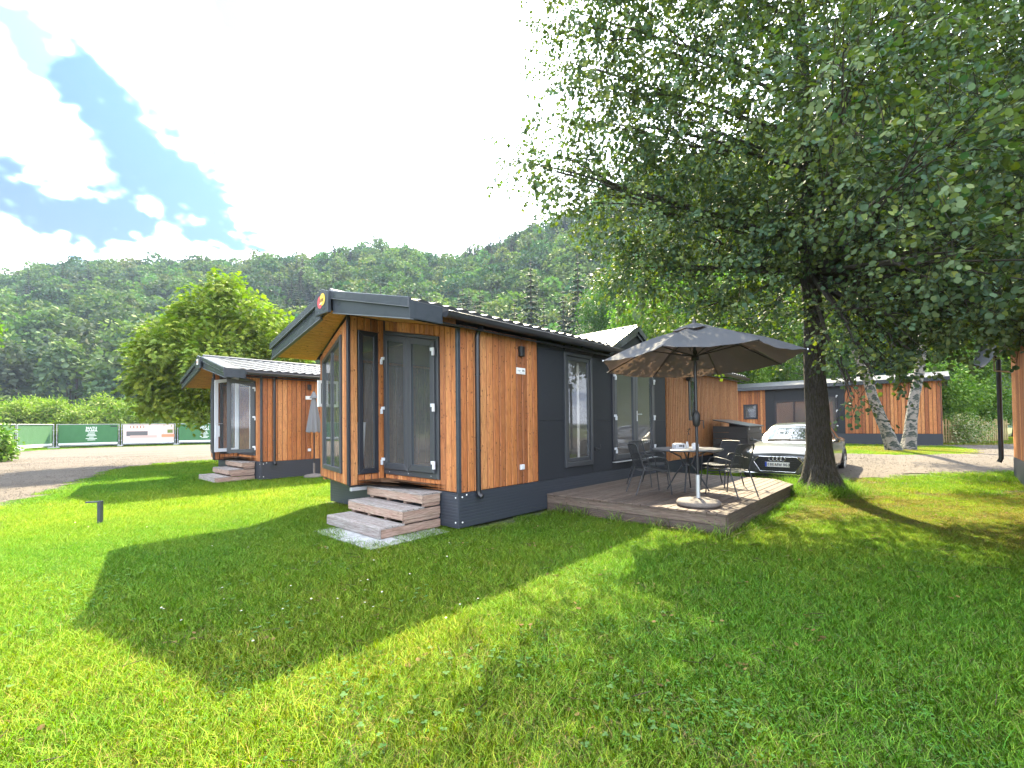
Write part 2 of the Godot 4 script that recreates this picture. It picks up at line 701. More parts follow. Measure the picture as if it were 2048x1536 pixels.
func tiles(parent: Node, corner: Vector3, across: Vector3, down: Vector3, w: float, l: float, nx: int, nz: int, keep: Callable, limit := 300) -> void:
	# rows of pan tiles on a slope: CORNER is the upper start, ACROSS along the ridge, DOWN the slope
	var up := down.cross(across).normalized()
	if up.y < 0:
		up = -up
	var mesh := tile_mesh(w, l + 0.03)
	var spots := []
	for j in range(nz - 1, -1, -1):
		for i in nx:
			var a := (i + 0.5) * w
			var b := j * l
			if keep.call(a, b):
				spots.append(Transform3D(Basis(across, up, across.cross(up)) if across.cross(up).dot(down) > 0 else Basis(-across, up, down), corner + across * a + down * b + up * 0.004))
	for i in mini(limit, spots.size()):
		var o := part(mesh, "roof_tile", M.tile, parent)
		o.transform = spots[i]
	if spots.size() > limit:
		var rest := copies(mesh, M.tile, spots.slice(limit), [], "roof_tiles", parent)
		rest.set_meta("kind", "stuff")


func y_soffit(v: float) -> float:
	return 3.0 + 0.207 * v if v < 1.98 else 3.41 - 0.215 * (v - 1.98)


func y_roof(v: float) -> float:
	return 3.16 + 0.243 * (v + 0.26) if v < 2.035 else 3.7177 - 0.243 * (v - 2.035)


func cabin(root: Node3D, front: bool) -> void:
	var X := Vector3.RIGHT
	var A := Vector3.FORWARD       # away from the viewer, the v axis
	var out_g := -X
	var out_l := -A
	var long_ := 13.1
	# ---- gable wall with the double door
	var dt := slope(2.832, 0.207)
	core(root, Vector3.ZERO, A, out_g, [[0, .41, .5, .5, 3.0, 3.08], [.41, 1.94, .5, .5, .72, .72], [.41, 1.94, dt.call(.41), dt.call(1.94), 3.08, 3.4]], M.frame_dark)
	plank_run(root, Vector3.ZERO, A, out_g, 0.012, .41, flat(.56), slope(3.0, .207), .132, M.larch)
	plank_run(root, Vector3.ZERO, A, out_g, .41, 1.925, flat(.56), flat(.718), .128, M.larch)
	plank_run(root, Vector3.ZERO, A, out_g, .41, 1.925, dt, slope(3.0, .207), .128, M.larch)
	var q := mb()
	q.scale_uv = Vector2.ONE
	q.slab(quad_at(Vector3(-.024, 0, .002), A, -.022, .02, .548, .548, 2.99, 2.99), out_g, .012, .003)
	q.slab(quad_at(Vector3(-.036, 0, .026), X, 0, .055, .548, .548, 2.99, 2.99), out_l, .012, .003)
	part(q, "corner_strip", M.metal, root)
	var fr := glazed(root, "door_frame", Vector3.ZERO, A, out_g, .414, 1.936, .722, dt.call(.414) - .003, dt.call(1.936) - .003, .06, .045, M.frame, [], .09, false)
	fr.set_meta("label", "anthracite frame of the double glazed door")
	for side in 2:
		var s0: float = [.475, 1.178][side]
		var s1: float = [1.172, 1.875][side]
		var hold := Node3D.new()
		hold.name = "door"
		root.add_child(hold, true)
		var piv: float = s0 if side == 0 else s1
		hold.position = Vector3(-.03, 0, -piv)
		if not front:
			hold.rotation.y = deg_to_rad([70.0, -82.0][side])
		var p0 := Vector3(-.001, 0, 0)
		var leaf := glazed(hold, "leaf", p0, A, out_g, s0 - piv, s1 - piv, .815, dt.call(s0) - .07, dt.call(s1) - .07, .105, .05, M.frame)
		if not front:
			var back := mb()
			back.scale_uv = Vector2.ONE
			part(back_ring(back, p0, A, s0 - piv, s1 - piv, .815, dt.call(s0) - .07, dt.call(s1) - .07, .105, X), "inner_face", M.white_frame, leaf)
			if side == 1:
				var pl := mb()
				pl.box(Vector3(.02, 1.45, -(s0 - piv) - .08), Vector3(.02, .34, .12), .004)
				part(pl, "notice_plate", M.white_frame, leaf)
				var hd := mb()
				hd.tube([Vector3(.01, 1.68, -(s0 - piv) - .05), Vector3(.06, 1.68, -(s0 - piv) - .05), Vector3(.06, 1.68, -(s0 - piv) - .2)], .01, 6)
				part(hd, "handle", M.steel, leaf)
		for y in [.98, 1.86, 2.72]:
			hinge(leaf, Vector3(-.055, y, (-.012 if side == 0 else .012)), -A if side == 0 else A, out_g)
	if front:
		for s in [.6, 1.2, 1.75]:
			q = mb()
			q.lathe([Vector2(.001, .004), Vector2(.008, .003), Vector2(.009, 0)], Vector3(-.046, .765, -s), 8, Basis(Vector3.BACK, PI / 2))
			part(q, "screw", M.steel, root)
	# ---- return wall with the narrow window
	var r0 := Vector3(0, 0, -1.95)
	core(root, r0, -X, out_l, [[0, .15, .57, .57, 3.4, 3.4], [.15, .53, .57, .57, .745, .745], [.15, .53, 3.17, 3.17, 3.4, 3.4], [.53, .68, .57, .57, 3.4, 3.4]], M.frame_dark, .06)
	plank_run(root, r0, -X, out_l, .03, .15, flat(.575), flat(3.395), .14, M.larch, .026, "corner_board")
	plank_run(root, r0, -X, out_l, .53, .665, flat(.575), flat(3.395), .14, M.larch, .026, "corner_board")
	plank_run(root, r0, -X, out_l, .15, .53, flat(.575), flat(.743), .128, M.larch)
	plank_run(root, r0, -X, out_l, .15, .53, flat(3.172), flat(3.39), .128, M.larch)
	glazed(root, "window", r0 + out_l * .004, -X, out_l, .155, .525, .748, 3.168, 3.168, .085, .035, M.frame_dark)
	# ---- slanted bay wall with the tall window
	var b0 := Vector3(-.68, 0, -1.95)
	var b1 := Vector3(-.25, 0, -3.85)
	var bd := (b1 - b0).normalized()
	var bn := Vector3.UP.cross(bd)
	if bn.x > 0:
		bn = -bn
	var wt := slope(3.205, -.2155)
	var wa := slope(3.37, -.217)
	core(root, b0, bd, bn, [[0, .345, .57, .57, wa.call(0), wa.call(.345)], [.345, 1.69, .57, .57, .746, .746], [.345, 1.69, wt.call(.345), wt.call(1.69), wa.call(.345), wa.call(1.69)], [1.69, 1.948, .57, .57, wa.call(1.69), wa.call(1.948)]], M.frame_dark, .06)
	plank_run(root, b0, bd, bn, .0, .345, flat(.575), slope(3.365, -.217), .115, M.larch)
	plank_run(root, b0, bd, bn, 1.69, 1.96, flat(.575), slope(3.365, -.217), .13, M.larch, .026, "corner_board")
	plank_run(root, b0, bd, bn, .345, 1.69, flat(.575), flat(.744), .115, M.larch)
	q = mb(bd)
	q.slab(quad_at(b0, bd, .35, 1.685, wt.call(.35) + .003, wt.call(1.685) + .003, wa.call(.35) - .006, wa.call(1.685) - .006), bn, .03, .006)
	part(q, "trim_board", M.larch[1], root)
	glazed(root, "window", b0 + bn * .003, bd, bn, .35, 1.685, .75, wt.call(.35) - .002, wt.call(1.685) - .002, .085, .05, M.frame, [1.01])
	q = mb()
	q.scale_uv = Vector2.ONE
	q.box(Vector3(-.695, 1.965, -1.936), Vector3(.05, 2.79, .05), .006)
	part(q, "corner_post", M.frame_dark, root)
	q = mb()
	q.slab([Vector3(0, .552, -1.95), Vector3(-.68, .552, -1.95), Vector3(-.25, .552, -3.85), Vector3(0, .552, -3.85)], Vector3.UP, .016)
	part(q, "bay_floor", M.frame_dark, root)
	if front:
		q = mb()
		q.box(Vector3(-.42, .515, -1.925), Vector3(.5, .06, .055), .004)
		q.box(Vector3(-.672, .515, -1.925), Vector3(.012, .045, .04))
		part(q, "floor_beam", M.galv, root)
	# ---- skirt
	q = mb()
	q.slab(quad_at(Vector3(-.012, 0, .002), X, .0, long_, .04, .04, .544, .544), out_l, .02, .003)
	part(q, "skirt_board", M.skirt, root)
	q = mb()
	q.slab(quad_at(Vector3(-.012, 0, .018), A, 0, 3.96, .04, .04, .548, .548), out_g, .022, .003)
	part(q, "skirt_board", M.skirt, root)
	q = mb()
	q.slab(quad_at(Vector3(0, 0, -3.93), X, 0, long_, .04, .04, .544, .544), -out_l, .02)
	q.slab(quad_at(Vector3(long_, 0, 0), A, 0, 3.93, .04, .04, .544, .544), X, .02)
	part(q, "skirt_board", M.skirt, root)
	for p in [[.045, .49], [.13, .515], [.045, .12]]:
			q = mb()
			q.lathe([Vector2(.013, 0), Vector2(.012, .005), Vector2(.002, .008)], Vector3(p[0], p[1], .022), 8, Basis(X, PI / 2))
			part(q, "bolt", M.white, root)
	for p in [[.035, .485], [.04, .12]]:
		q = mb()
		q.lathe([Vector2(.013, 0), Vector2(.012, .005), Vector2(.002, .008)], Vector3(-.034, p[1], -p[0]), 8, Basis(Vector3.BACK, PI / 2))
		part(q, "bolt", M.white, root)
	# ---- long wall
	core(root, Vector3.ZERO, X, out_l, [[0.1, 2.62, .5, .5, 3.05, 3.05], [2.62, 3.56, .5, .5, .73, .73], [2.62, 3.56, 2.92, 2.92, 3.05, 3.05], [3.56, 4.36, .5, .5, 3.05, 3.05], [4.36, 6.41, .5, .5, .72, .72], [4.36, 6.41, 2.95, 2.95, 3.05, 3.05], [6.41, 8.6, .5, .5, 3.05, 3.05], [8.6, 9.22, .5, .5, 1.63, 1.63], [8.6, 9.22, 2.84, 2.84, 3.05, 3.05], [9.22, long_, .5, .5, 3.05, 3.05]], M.frame_dark)
	plank_run(root, Vector3.ZERO, X, out_l, .022, 1.83, flat(.55), flat(3.045), .139, M.larch)
	var rows := [[.55, 1.615], [1.62, 2.915], [2.92, 3.045]]
	var cols := [[1.84, 2.6], [3.58, 4.34], [6.43, 7.08]] if front else [[1.84, 2.6], [3.58, 4.34], [4.345, 7.08]]
	for c in cols:
		for r in rows:
			q = mb()
			q.slab(quad_at(Vector3(0, 0, .001), X, c[0], c[1], r[0], r[0], r[1], r[1]), out_l, .02, .002)
			part(q, "wall_panel", M.panel, root)
	q = mb()
	q.slab(quad_at(Vector3(0, 0, .001), X, 2.605, 3.575, .55, .55, .725, .725), out_l, .02, .002)
	part(q, "wall_panel", M.panel, root)
	q = mb()
	q.slab(quad_at(Vector3(0, 0, .003), X, 2.605, 3.575, 2.93, 2.93, 3.045, 3.045), out_l, .06, .004)
	part(q, "shutter_box", M.frame_dark, root)
	var wf := glazed(root, "window", Vector3(0, 0, .004), X, out_l, 2.61, 3.57, .728, 2.926, 2.926, .07, .05, M.frame, [], .09, false)
	glazed(wf, "sash", Vector3(0, 0, .0), X, out_l, 2.685, 3.495, .822, 2.852, 2.852, .075, .03, M.frame)
	if front:
		var df := glazed(root, "door_frame", Vector3(0, 0, .004), X, out_l, 4.362, 6.408, .722, 2.948, 2.948, .06, .045, M.frame_dark, [], .03, false)
		df.set_meta("label", "dark frame of the terrace door")
		for side in 2:
			var s0: float = [4.428, 5.388][side]
			var s1: float = [5.382, 6.342][side]
			var leaf := glazed(root, "door", Vector3(0, 0, .008), X, out_l, s0, s1, .76, 2.88, 2.88, .11, .05, M.frame)
			for y in [1.0, 1.72, 2.6]:
				hinge(leaf, Vector3(s0 if side == 0 else s1, y, .06), X if side == 0 else -X, out_l)
			if side == 1:
				var hd := mb()
				hd.box(Vector3(s0 + .055, 1.72, .062), Vector3(.03, .24, .012), .005)
				hd.tube([Vector3(s0 + .055, 1.76, .06), Vector3(s0 + .055, 1.76, .11), Vector3(s0 + .19, 1.76, .11)], .011, 8)
				part(hd, "handle", M.steel, leaf)
		q = mb()
		q.box(Vector3(5.385, .712, .055), Vector3(2.04, .018, .11), .003)
		part(q, "threshold", M.galv, root)
		for c in [[4.342, 4.36], [6.41, 6.428]]:
			q = mb()
			q.slab(quad_at(Vector3(0, 0, .001), X, c[0], c[1], .55, .55, 3.045, 3.045), out_l, .02)
			part(q, "wall_panel", M.panel, root)
		q = mb()
		q.slab(quad_at(Vector3(0, 0, .001), X, 4.362, 6.408, .55, .55, .70, .70), out_l, .02, .002)
		part(q, "wall_panel", M.panel, root)
		# vertical battens
		plank_run(root, Vector3.ZERO, X, out_l, 7.12, 8.58, flat(.55), flat(3.04), .113, M.slat, .045, "batten", .017, .004)
		plank_run(root, Vector3.ZERO, X, out_l, 9.25, 13.08, flat(.55), flat(3.04), .113, M.slat, .045, "batten", .017, .004)
		plank_run(root, Vector3.ZERO, X, out_l, 8.58, 9.25, flat(.55), flat(1.61), .113, M.slat, .045, "batten", .017, .004)
		plank_run(root, Vector3.ZERO, X, out_l, 8.58, 9.25, flat(2.87), flat(3.04), .113, M.slat, .045, "batten", .017, .004)
		glazed(root, "window", Vector3(0, 0, .004), X, out_l, 8.6, 9.225, 1.63, 2.845, 2.845, .09, .055, M.frame)
		q = mb()
		q.box(Vector3(8.45, 2.8, .13), Vector3(.12, .16, .12), .01, Basis(X, .5))
		part(q, "spotlight", M.black, root)
		q = mb()
		q.box(Vector3(3.68, 1.03, .035), Vector3(.06, .07, .05), .01)
		q.tube([Vector3(3.68, 1.04, .06), Vector3(3.70, 1.02, .12), Vector3(3.74, 1.12, .12)], .012, 6)
		part(q, "garden_tap", M.black, root)
	# ---- far walls
	q = mb()
	q.slab(quad_at(Vector3(0, 0, -3.8), X, -.2, long_, .5, .5, 3.0, 3.0), -out_l, .1)
	q.slab([Vector3(long_ - .1, .5, 0), Vector3(long_ - .1, .5, -3.9), Vector3(long_ - .1, 3.0, -3.9), Vector3(long_ - .1, 3.5, -2.03), Vector3(long_ - .1, 3.0, 0)], X, .1)
	part(q, "back_wall", M.larch[3], root)
	# ---- things on the wall
	q = mb()
	q.box(Vector3(1.38, 2.785, .055), Vector3(.09, .17, .07), .012)
	q.box(Vector3(1.345, 2.785, .045), Vector3(.05, .165, .05), .004)
	part(q, "wall_lamp", M.black, root)
	q = mb()
	q.slab(quad_at(Vector3(0, 0, .024), X, 1.262, 1.488, 2.402, 2.402, 2.508, 2.508), out_l, .008, .002)
	var sg := part(q, "number_plate", M.white, root)
	if front:
		text(sg, "lettering", "05", .05, Vector3(1.435, 2.462, .0335), X, Vector3.UP, M.ink, .002, false, true)
		text(sg, "lettering", "Lodge", .026, Vector3(1.325, 2.458, .0335), X, Vector3.UP, M.ink_grey, .002, true)
		q = mb()
		q.slab(quad_at(Vector3(0, 0, .0325), X, 1.345, 1.455, 2.422, 2.422, 2.427, 2.427), out_l, .001)
		part(q, "lettering", M.ink_grey, sg)
	else:
		text(sg, "lettering", "04", .04, Vector3(1.435, 2.458, .0335), X, Vector3.UP, M.ink_grey, .002, false, true)
	q = mb()
	q.box(Vector3(1.37, .835, .045), Vector3(.085, .085, .045), .008)
	part(q, "socket_box", M.white_frame, root)
	# ---- gutter and downpipe
	var pipe := mb()
	pipe.tube([Vector3(.335, 3.02, .2), Vector3(.335, 2.98, .1), Vector3(.335, 2.9, .065), Vector3(.335, .56, .065), Vector3(.335, .50, .075), Vector3(.35, .465, .13)], .038, 10)
	for y in [1.15, 2.3]:
		pipe.tube([Vector3(.335, y, .065), Vector3(.335, y + .03, .065)], .044, 10)
	part(pipe, "downpipe", M.pipe, root)
	for e in ([[-.5, 4.12], [6.65, 13.3]] if front else [[-.5, 13.3]]):
		var g := mb()
		var rr := []
		for i in 2:
			var line := []
			for k in 9:
				var a := PI * k / 8.0
				line.append(Vector3(e[i], 3.085 - .075 * sin(a), .33 + .068 * cos(a)))
			rr.append(line)
		g.grid(rr)
		g.tube([Vector3(e[0], 3.088, .398), Vector3(e[1], 3.088, .398)], .009, 6)
		for i in 2:
			g.poly(rr[i], X if i == 1 else -X)
		part(g, "gutter", M.gutter, root)
	# ---- roof
	var x0 := -1.0
	var x1 := 13.35
	var th := .07
	for side in 2:
		var ve: float = [-.26, 4.33][side]
		var qq := mb()
		var lo := Vector3(0, y_roof(ve) - th, -ve)
		var hi := Vector3(0, y_roof(2.035) - th, -2.035)
		var up := (hi - lo).cross(X)
		up = up.normalized() if up.y > 0 else -up.normalized()
		qq.slab([lo + X * x0, lo + X * x1, hi + X * x1, hi + X * x0], up, th)
		part(qq, "roof", M.tile, root)
		var down := (lo - hi).normalized()
		var top := Vector3(x0 + .12, y_roof(2.035), -2.035) + down * .02
		var len_ := lo.distance_to(hi) - .02
		var rows_n := int(len_ / .29)
		if side == 0:
			if front:
				tiles(root, top + down * (len_ - rows_n * .29 - .02), X, down, .24, .29, 59, rows_n, func(a, _b): return a < 4.9 or a > 7.6, 19)
			else:
				tiles(root, top + down * (len_ - rows_n * .29 - .02), X, down, .24, .29, 30, rows_n, func(a, _b): return a > .35, 200)
				var sh := mb()
				var lo2 := Vector3(0, y_roof(ve) + .012, -ve)
				var hi2 := Vector3(0, y_roof(2.035) + .012, -2.035)
				sh.slab([lo2 + X * (x0 + .02), lo2 + X * (x0 + .46), hi2 + X * (x0 + .46), hi2 + X * (x0 + .02)], up, .012)
				part(sh, "verge_sheet", M.tile, root)
	q = mb()
	q.tube([Vector3(x0 + .04, y_roof(2.035) + .01, -2.035), Vector3(x1, y_roof(2.035) + .01, -2.035)], .07, 10)
	part(q, "ridge_cap", M.tile, root)
	# fascia on the gable edge
	for side in 2:
		var va: float = [-.27, 2.25][side]
		var vb: float = [1.82, 4.34][side]
		var up_band := mb(Vector3.FORWARD)
		up_band.slab([Vector3(x0, y_roof(va) - .09, -va), Vector3(x0, y_roof(vb) - .09, -vb), Vector3(x0, y_roof(vb) + .035, -vb), Vector3(x0, y_roof(va) + .035, -va)], -X, .055, .006)
		part(up_band, "fascia_board", M.metal, root)
		var low := mb(Vector3.FORWARD)
		low.slab([Vector3(x0 + .02, y_soffit(va) - .02, -va), Vector3(x0 + .02, y_soffit(vb) - .02, -vb), Vector3(x0 + .02, y_roof(vb) - .09, -vb), Vector3(x0 + .02, y_roof(va) - .09, -va)], -X, .035, .004)
		part(low, "fascia_board", M.metal, root)
		var drip := mb(Vector3.FORWARD)
		drip.slab([Vector3(x0 + .03, y_soffit(va) - .036, -va), Vector3(x0 + .03, y_soffit(vb) - .036, -vb), Vector3(x0 + .03, y_soffit(vb) - .021, -vb), Vector3(x0 + .03, y_soffit(va) - .021, -va)], -X, .06)
		drip.slab([Vector3(x0 - .03, y_roof(va) - .097, -va), Vector3(x0 - .03, y_roof(vb) - .097, -vb), Vector3(x0 - .03, y_roof(vb) - .088, -vb), Vector3(x0 - .03, y_roof(va) - .088, -va)], -X, .03)
		part(drip, "drip_edge", M.metal_edge, root)
	q = mb()
	q.scale_uv = Vector2.ONE
	q.slab([Vector3(x0 - .03, y_soffit(-.27) - .02, .262), Vector3(-.5, y_soffit(-.27) - .02, .262), Vector3(-.5, 3.17, .262), Vector3(x0 - .05, 3.17, .262)], out_l, .012, .002)
	part(q, "eave_end", M.metal, root)
	q = mb()
	q.slab([Vector3(x0, 2.96, 4.33 * -1.0), Vector3(x1, 2.96, -4.33), Vector3(x1, 3.17, -4.33), Vector3(x0, 3.17, -4.33)], -out_l, .012)
	part(q, "eave_end", M.metal, root)
	q = mb()
	q.slab([Vector3(x0 - .05, 3.355, -1.81), Vector3(x0 - .05, 3.355, -2.26), Vector3(x0 - .05, 3.69, -2.26), Vector3(x0 - .05, 3.755, -2.035), Vector3(x0 - .05, 3.69, -1.81)], -X, .05, .004)
	var badge := part(q, "badge_plate", M.metal, root)
	if front:
		for k in 2:
			var e := mb()
			var pts := []
			for i in 20:
				var a := TAU * i / 20.0
				pts.append(Vector3(x0 - .1005 - .002 * k, 3.56 + (.022 if k == 1 else -.012) + .098 * sin(a), -2.035 + [-.045, .045][k] + .085 * cos(a)))
			e.slab(pts, -X, .003)
			part(e, "emblem", [M.logo_red, M.logo_yellow][k], badge)
		text(badge, "lettering", "ARK", .072, Vector3(x0 - .107, 3.572, -2.02), Vector3.BACK, Vector3.UP, M.ink, .002, false, true)
		var wb := mb()
		wb.slab([Vector3(x0 - .106, 3.505, -2.09), Vector3(x0 - .106, 3.525, -2.0), Vector3(x0 - .106, 3.535, -2.0), Vector3(x0 - .106, 3.519, -2.09)], -X, .002)
		part(wb, "lettering", M.white, badge)
	else:
		var e := mb()
		e.slab([Vector3(x0 - .1005, 3.47, -1.95), Vector3(x0 - .1005, 3.47, -2.12), Vector3(x0 - .1005, 3.64, -2.12), Vector3(x0 - .1005, 3.64, -1.95)], -X, .003)
		var em := part(e, "emblem", M.white, badge)
		text(em, "lettering", "ARK", .06, Vector3(x0 - .106, 3.55, -2.035), Vector3.BACK, Vector3.UP, M.logo_orange, .002, false, true)
	# soffit boards
	var v := -.2
	while v < 4.25:
		var w := minf(.128, 4.3 - v)
		var vm := v + w - .013
		var bay := func(vv): return -.02 if vv < 1.95 else -.705 + .2263 * (vv - 1.95)
		var e := mb(X)
		if v < 1.95 and vm > 1.95:
			vm = 1.948
		elif v > 1.94 and v < 1.96:
			v = 1.952
		var xa: float = bay.call(v)
		var xb: float = bay.call(vm)
		if v < 0.0:
			xa = 13.3
			xb = 13.3
		e.slab([Vector3(x0 + .035, y_soffit(v) + .018, -v), Vector3(xa, y_soffit(v) + .018, -v), Vector3(xb, y_soffit(vm) + .018, -vm), Vector3(x0 + .035, y_soffit(vm) + .018, -vm)], Vector3.DOWN, .018, .004)
		part(e, "soffit_board", M.gutter if v < -.01 else M.soffit, root)
		v = vm + .013
	q = mb(X)
	q.slab(quad_at(Vector3(0, 0, .006), X, x0 + .05, -.022, 2.975, 2.975, 3.03, 3.03), out_l, .016, .003)
	part(q, "trim_strip", M.frame_dark, root)
	q = mb(X)
	q.slab(quad_at(Vector3(0, 0, -.02), X, x0 + .05, -.03, 2.985, 2.985, 3.12, 3.12), out_l, .022, .003)
	part(q, "trim_board", M.larch[1], root)
	# ---- small cross gable over the terrace door
	if front:
		var pk := Vector3(5.36, 3.76, .13)
		var pb := Vector3(5.36, 3.76, -2.03)
		for side in 2:
			var lo := Vector3([4.12, 6.60][side], 3.12, .13)
			var back := Vector3([4.02, 6.70][side], 3.19, .20)
			var c := mb()
			var up := (pk - lo).cross(pb - lo).normalized()
			up = up if up.y > 0 else -up
			c.slab([lo, pk, pb], up, .03)
			part(c, "roof", M.tile, root)
			var f := mb(Vector3.RIGHT)
			f.slab([lo + Vector3(0, -.07, 0), pk + Vector3(0, -.09, 0), pk + Vector3(0, .06, 0), lo + Vector3(0, .06, 0)], out_l, .05, .005)
			f.slab([lo + Vector3(0, -.14, -.02), pk + Vector3(0, -.17, -.02), pk + Vector3(0, -.095, -.02), lo + Vector3(0, -.075, -.02)], out_l, .03, .004)
			part(f, "fascia_board", M.metal, root)
			if side == 0:
				var down := (lo - pk).normalized()
				var ac := Vector3.FORWARD
				var slant := lo.distance_to(pk)
				tiles(root, pk + up * .032 + ac * .02, ac, down, .22, .26, 10, 5, func(a, b): return a / 2.16 + b / slant < .94, 60)
				var leaves := mb()
				for i in 40:
					var p := pk + down * rnd(.55, 1.1) + ac * rnd(.15, .5) + up * .07
					leaves.tube([p, p + (ac * rnd(-1, 1) + down * rnd(-1, 1)) * .08], .005, 3)
				part(leaves, "dry_twigs", M.branch, root).set_meta("kind", "stuff")
		q = mb()
		q.tube([pk + Vector3(0, .03, .05), pb], .05, 8)
		part(q, "ridge_cap", M.tile, root)
		q = mb()
		q.slab([Vector3(4.2, 3.0, .05), Vector3(6.5, 3.0, .05), Vector3(5.36, 3.66, .05)], out_l, .04)
		part(q, "gable_panel", M.panel, root)
	# ---- rooms
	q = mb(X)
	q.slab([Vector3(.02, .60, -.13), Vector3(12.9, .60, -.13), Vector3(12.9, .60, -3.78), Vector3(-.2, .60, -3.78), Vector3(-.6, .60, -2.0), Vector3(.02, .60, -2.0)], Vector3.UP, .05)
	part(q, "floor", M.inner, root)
	if front:
		plank_run(root, Vector3(0, 0, -3.74), X, out_l, -.2, 7.0, flat(.66), flat(2.9), .2, [M.inner], .02, "inner_board")
		q = mb()
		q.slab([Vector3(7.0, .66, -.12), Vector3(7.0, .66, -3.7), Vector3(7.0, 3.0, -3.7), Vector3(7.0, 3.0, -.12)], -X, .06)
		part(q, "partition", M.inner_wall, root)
		q = mb()
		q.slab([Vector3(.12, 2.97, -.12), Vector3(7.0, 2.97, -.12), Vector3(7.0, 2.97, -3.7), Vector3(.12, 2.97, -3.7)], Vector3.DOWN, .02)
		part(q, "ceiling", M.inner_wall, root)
		q = mb()
		q.box(Vector3(-.2, 2.2, -3.68), Vector3(.42, .52, .03), .006)
		var pf := part(q, "picture_frame", M.white, root)
		q = mb()
		q.box(Vector3(-.2, 2.2, -3.66), Vector3(.3, .4, .012))
		part(q, "picture", M.print_grey, pf)
		for c in [[3.36, 3.46]]:
			curtain(root, Vector3(c[0], .75, -.2), Vector3(c[1], .75, -.2), 2.05)
	else:
		curtain(root, Vector3(.3, .7, -1.9), Vector3(.3, .7, -.9), 2.3)


func back_ring(q: MB, p0: Vector3, d: Vector3, s0: float, s1: float, y0: float, ya: float, yb: float, fw: float, nrm: Vector3) -> MB:
	var k := (yb - ya) / (s1 - s0)
	var o := quad_at(p0, d, s0, s1, y0, y0, ya, yb)
	var i := quad_at(p0, d, s0 + fw, s1 - fw, y0 + fw, y0 + fw, ya + k * fw - fw, yb - k * fw - fw)
	for e in 4:
		var f := (e + 1) % 4
		q.slab([o[e], o[f], i[f], i[e]], nrm, .018, .004)
	return q


func curtain(parent: Node, a: Vector3, b: Vector3, h: float) -> void:
	var q := mb()
	var rows := []
	for j in 2:
		var line := []
		for i in 33:
			var t := i / 32.0
			var side := (b - a).normalized().cross(Vector3.UP)
			line.append(a.lerp(b, t) + side * .025 * sin(t * a.distance_to(b) * 60.0) + Vector3.UP * h * j)
		rows.append(line)
	q.grid(rows)
	part(q, "curtain", M.curtain, parent)


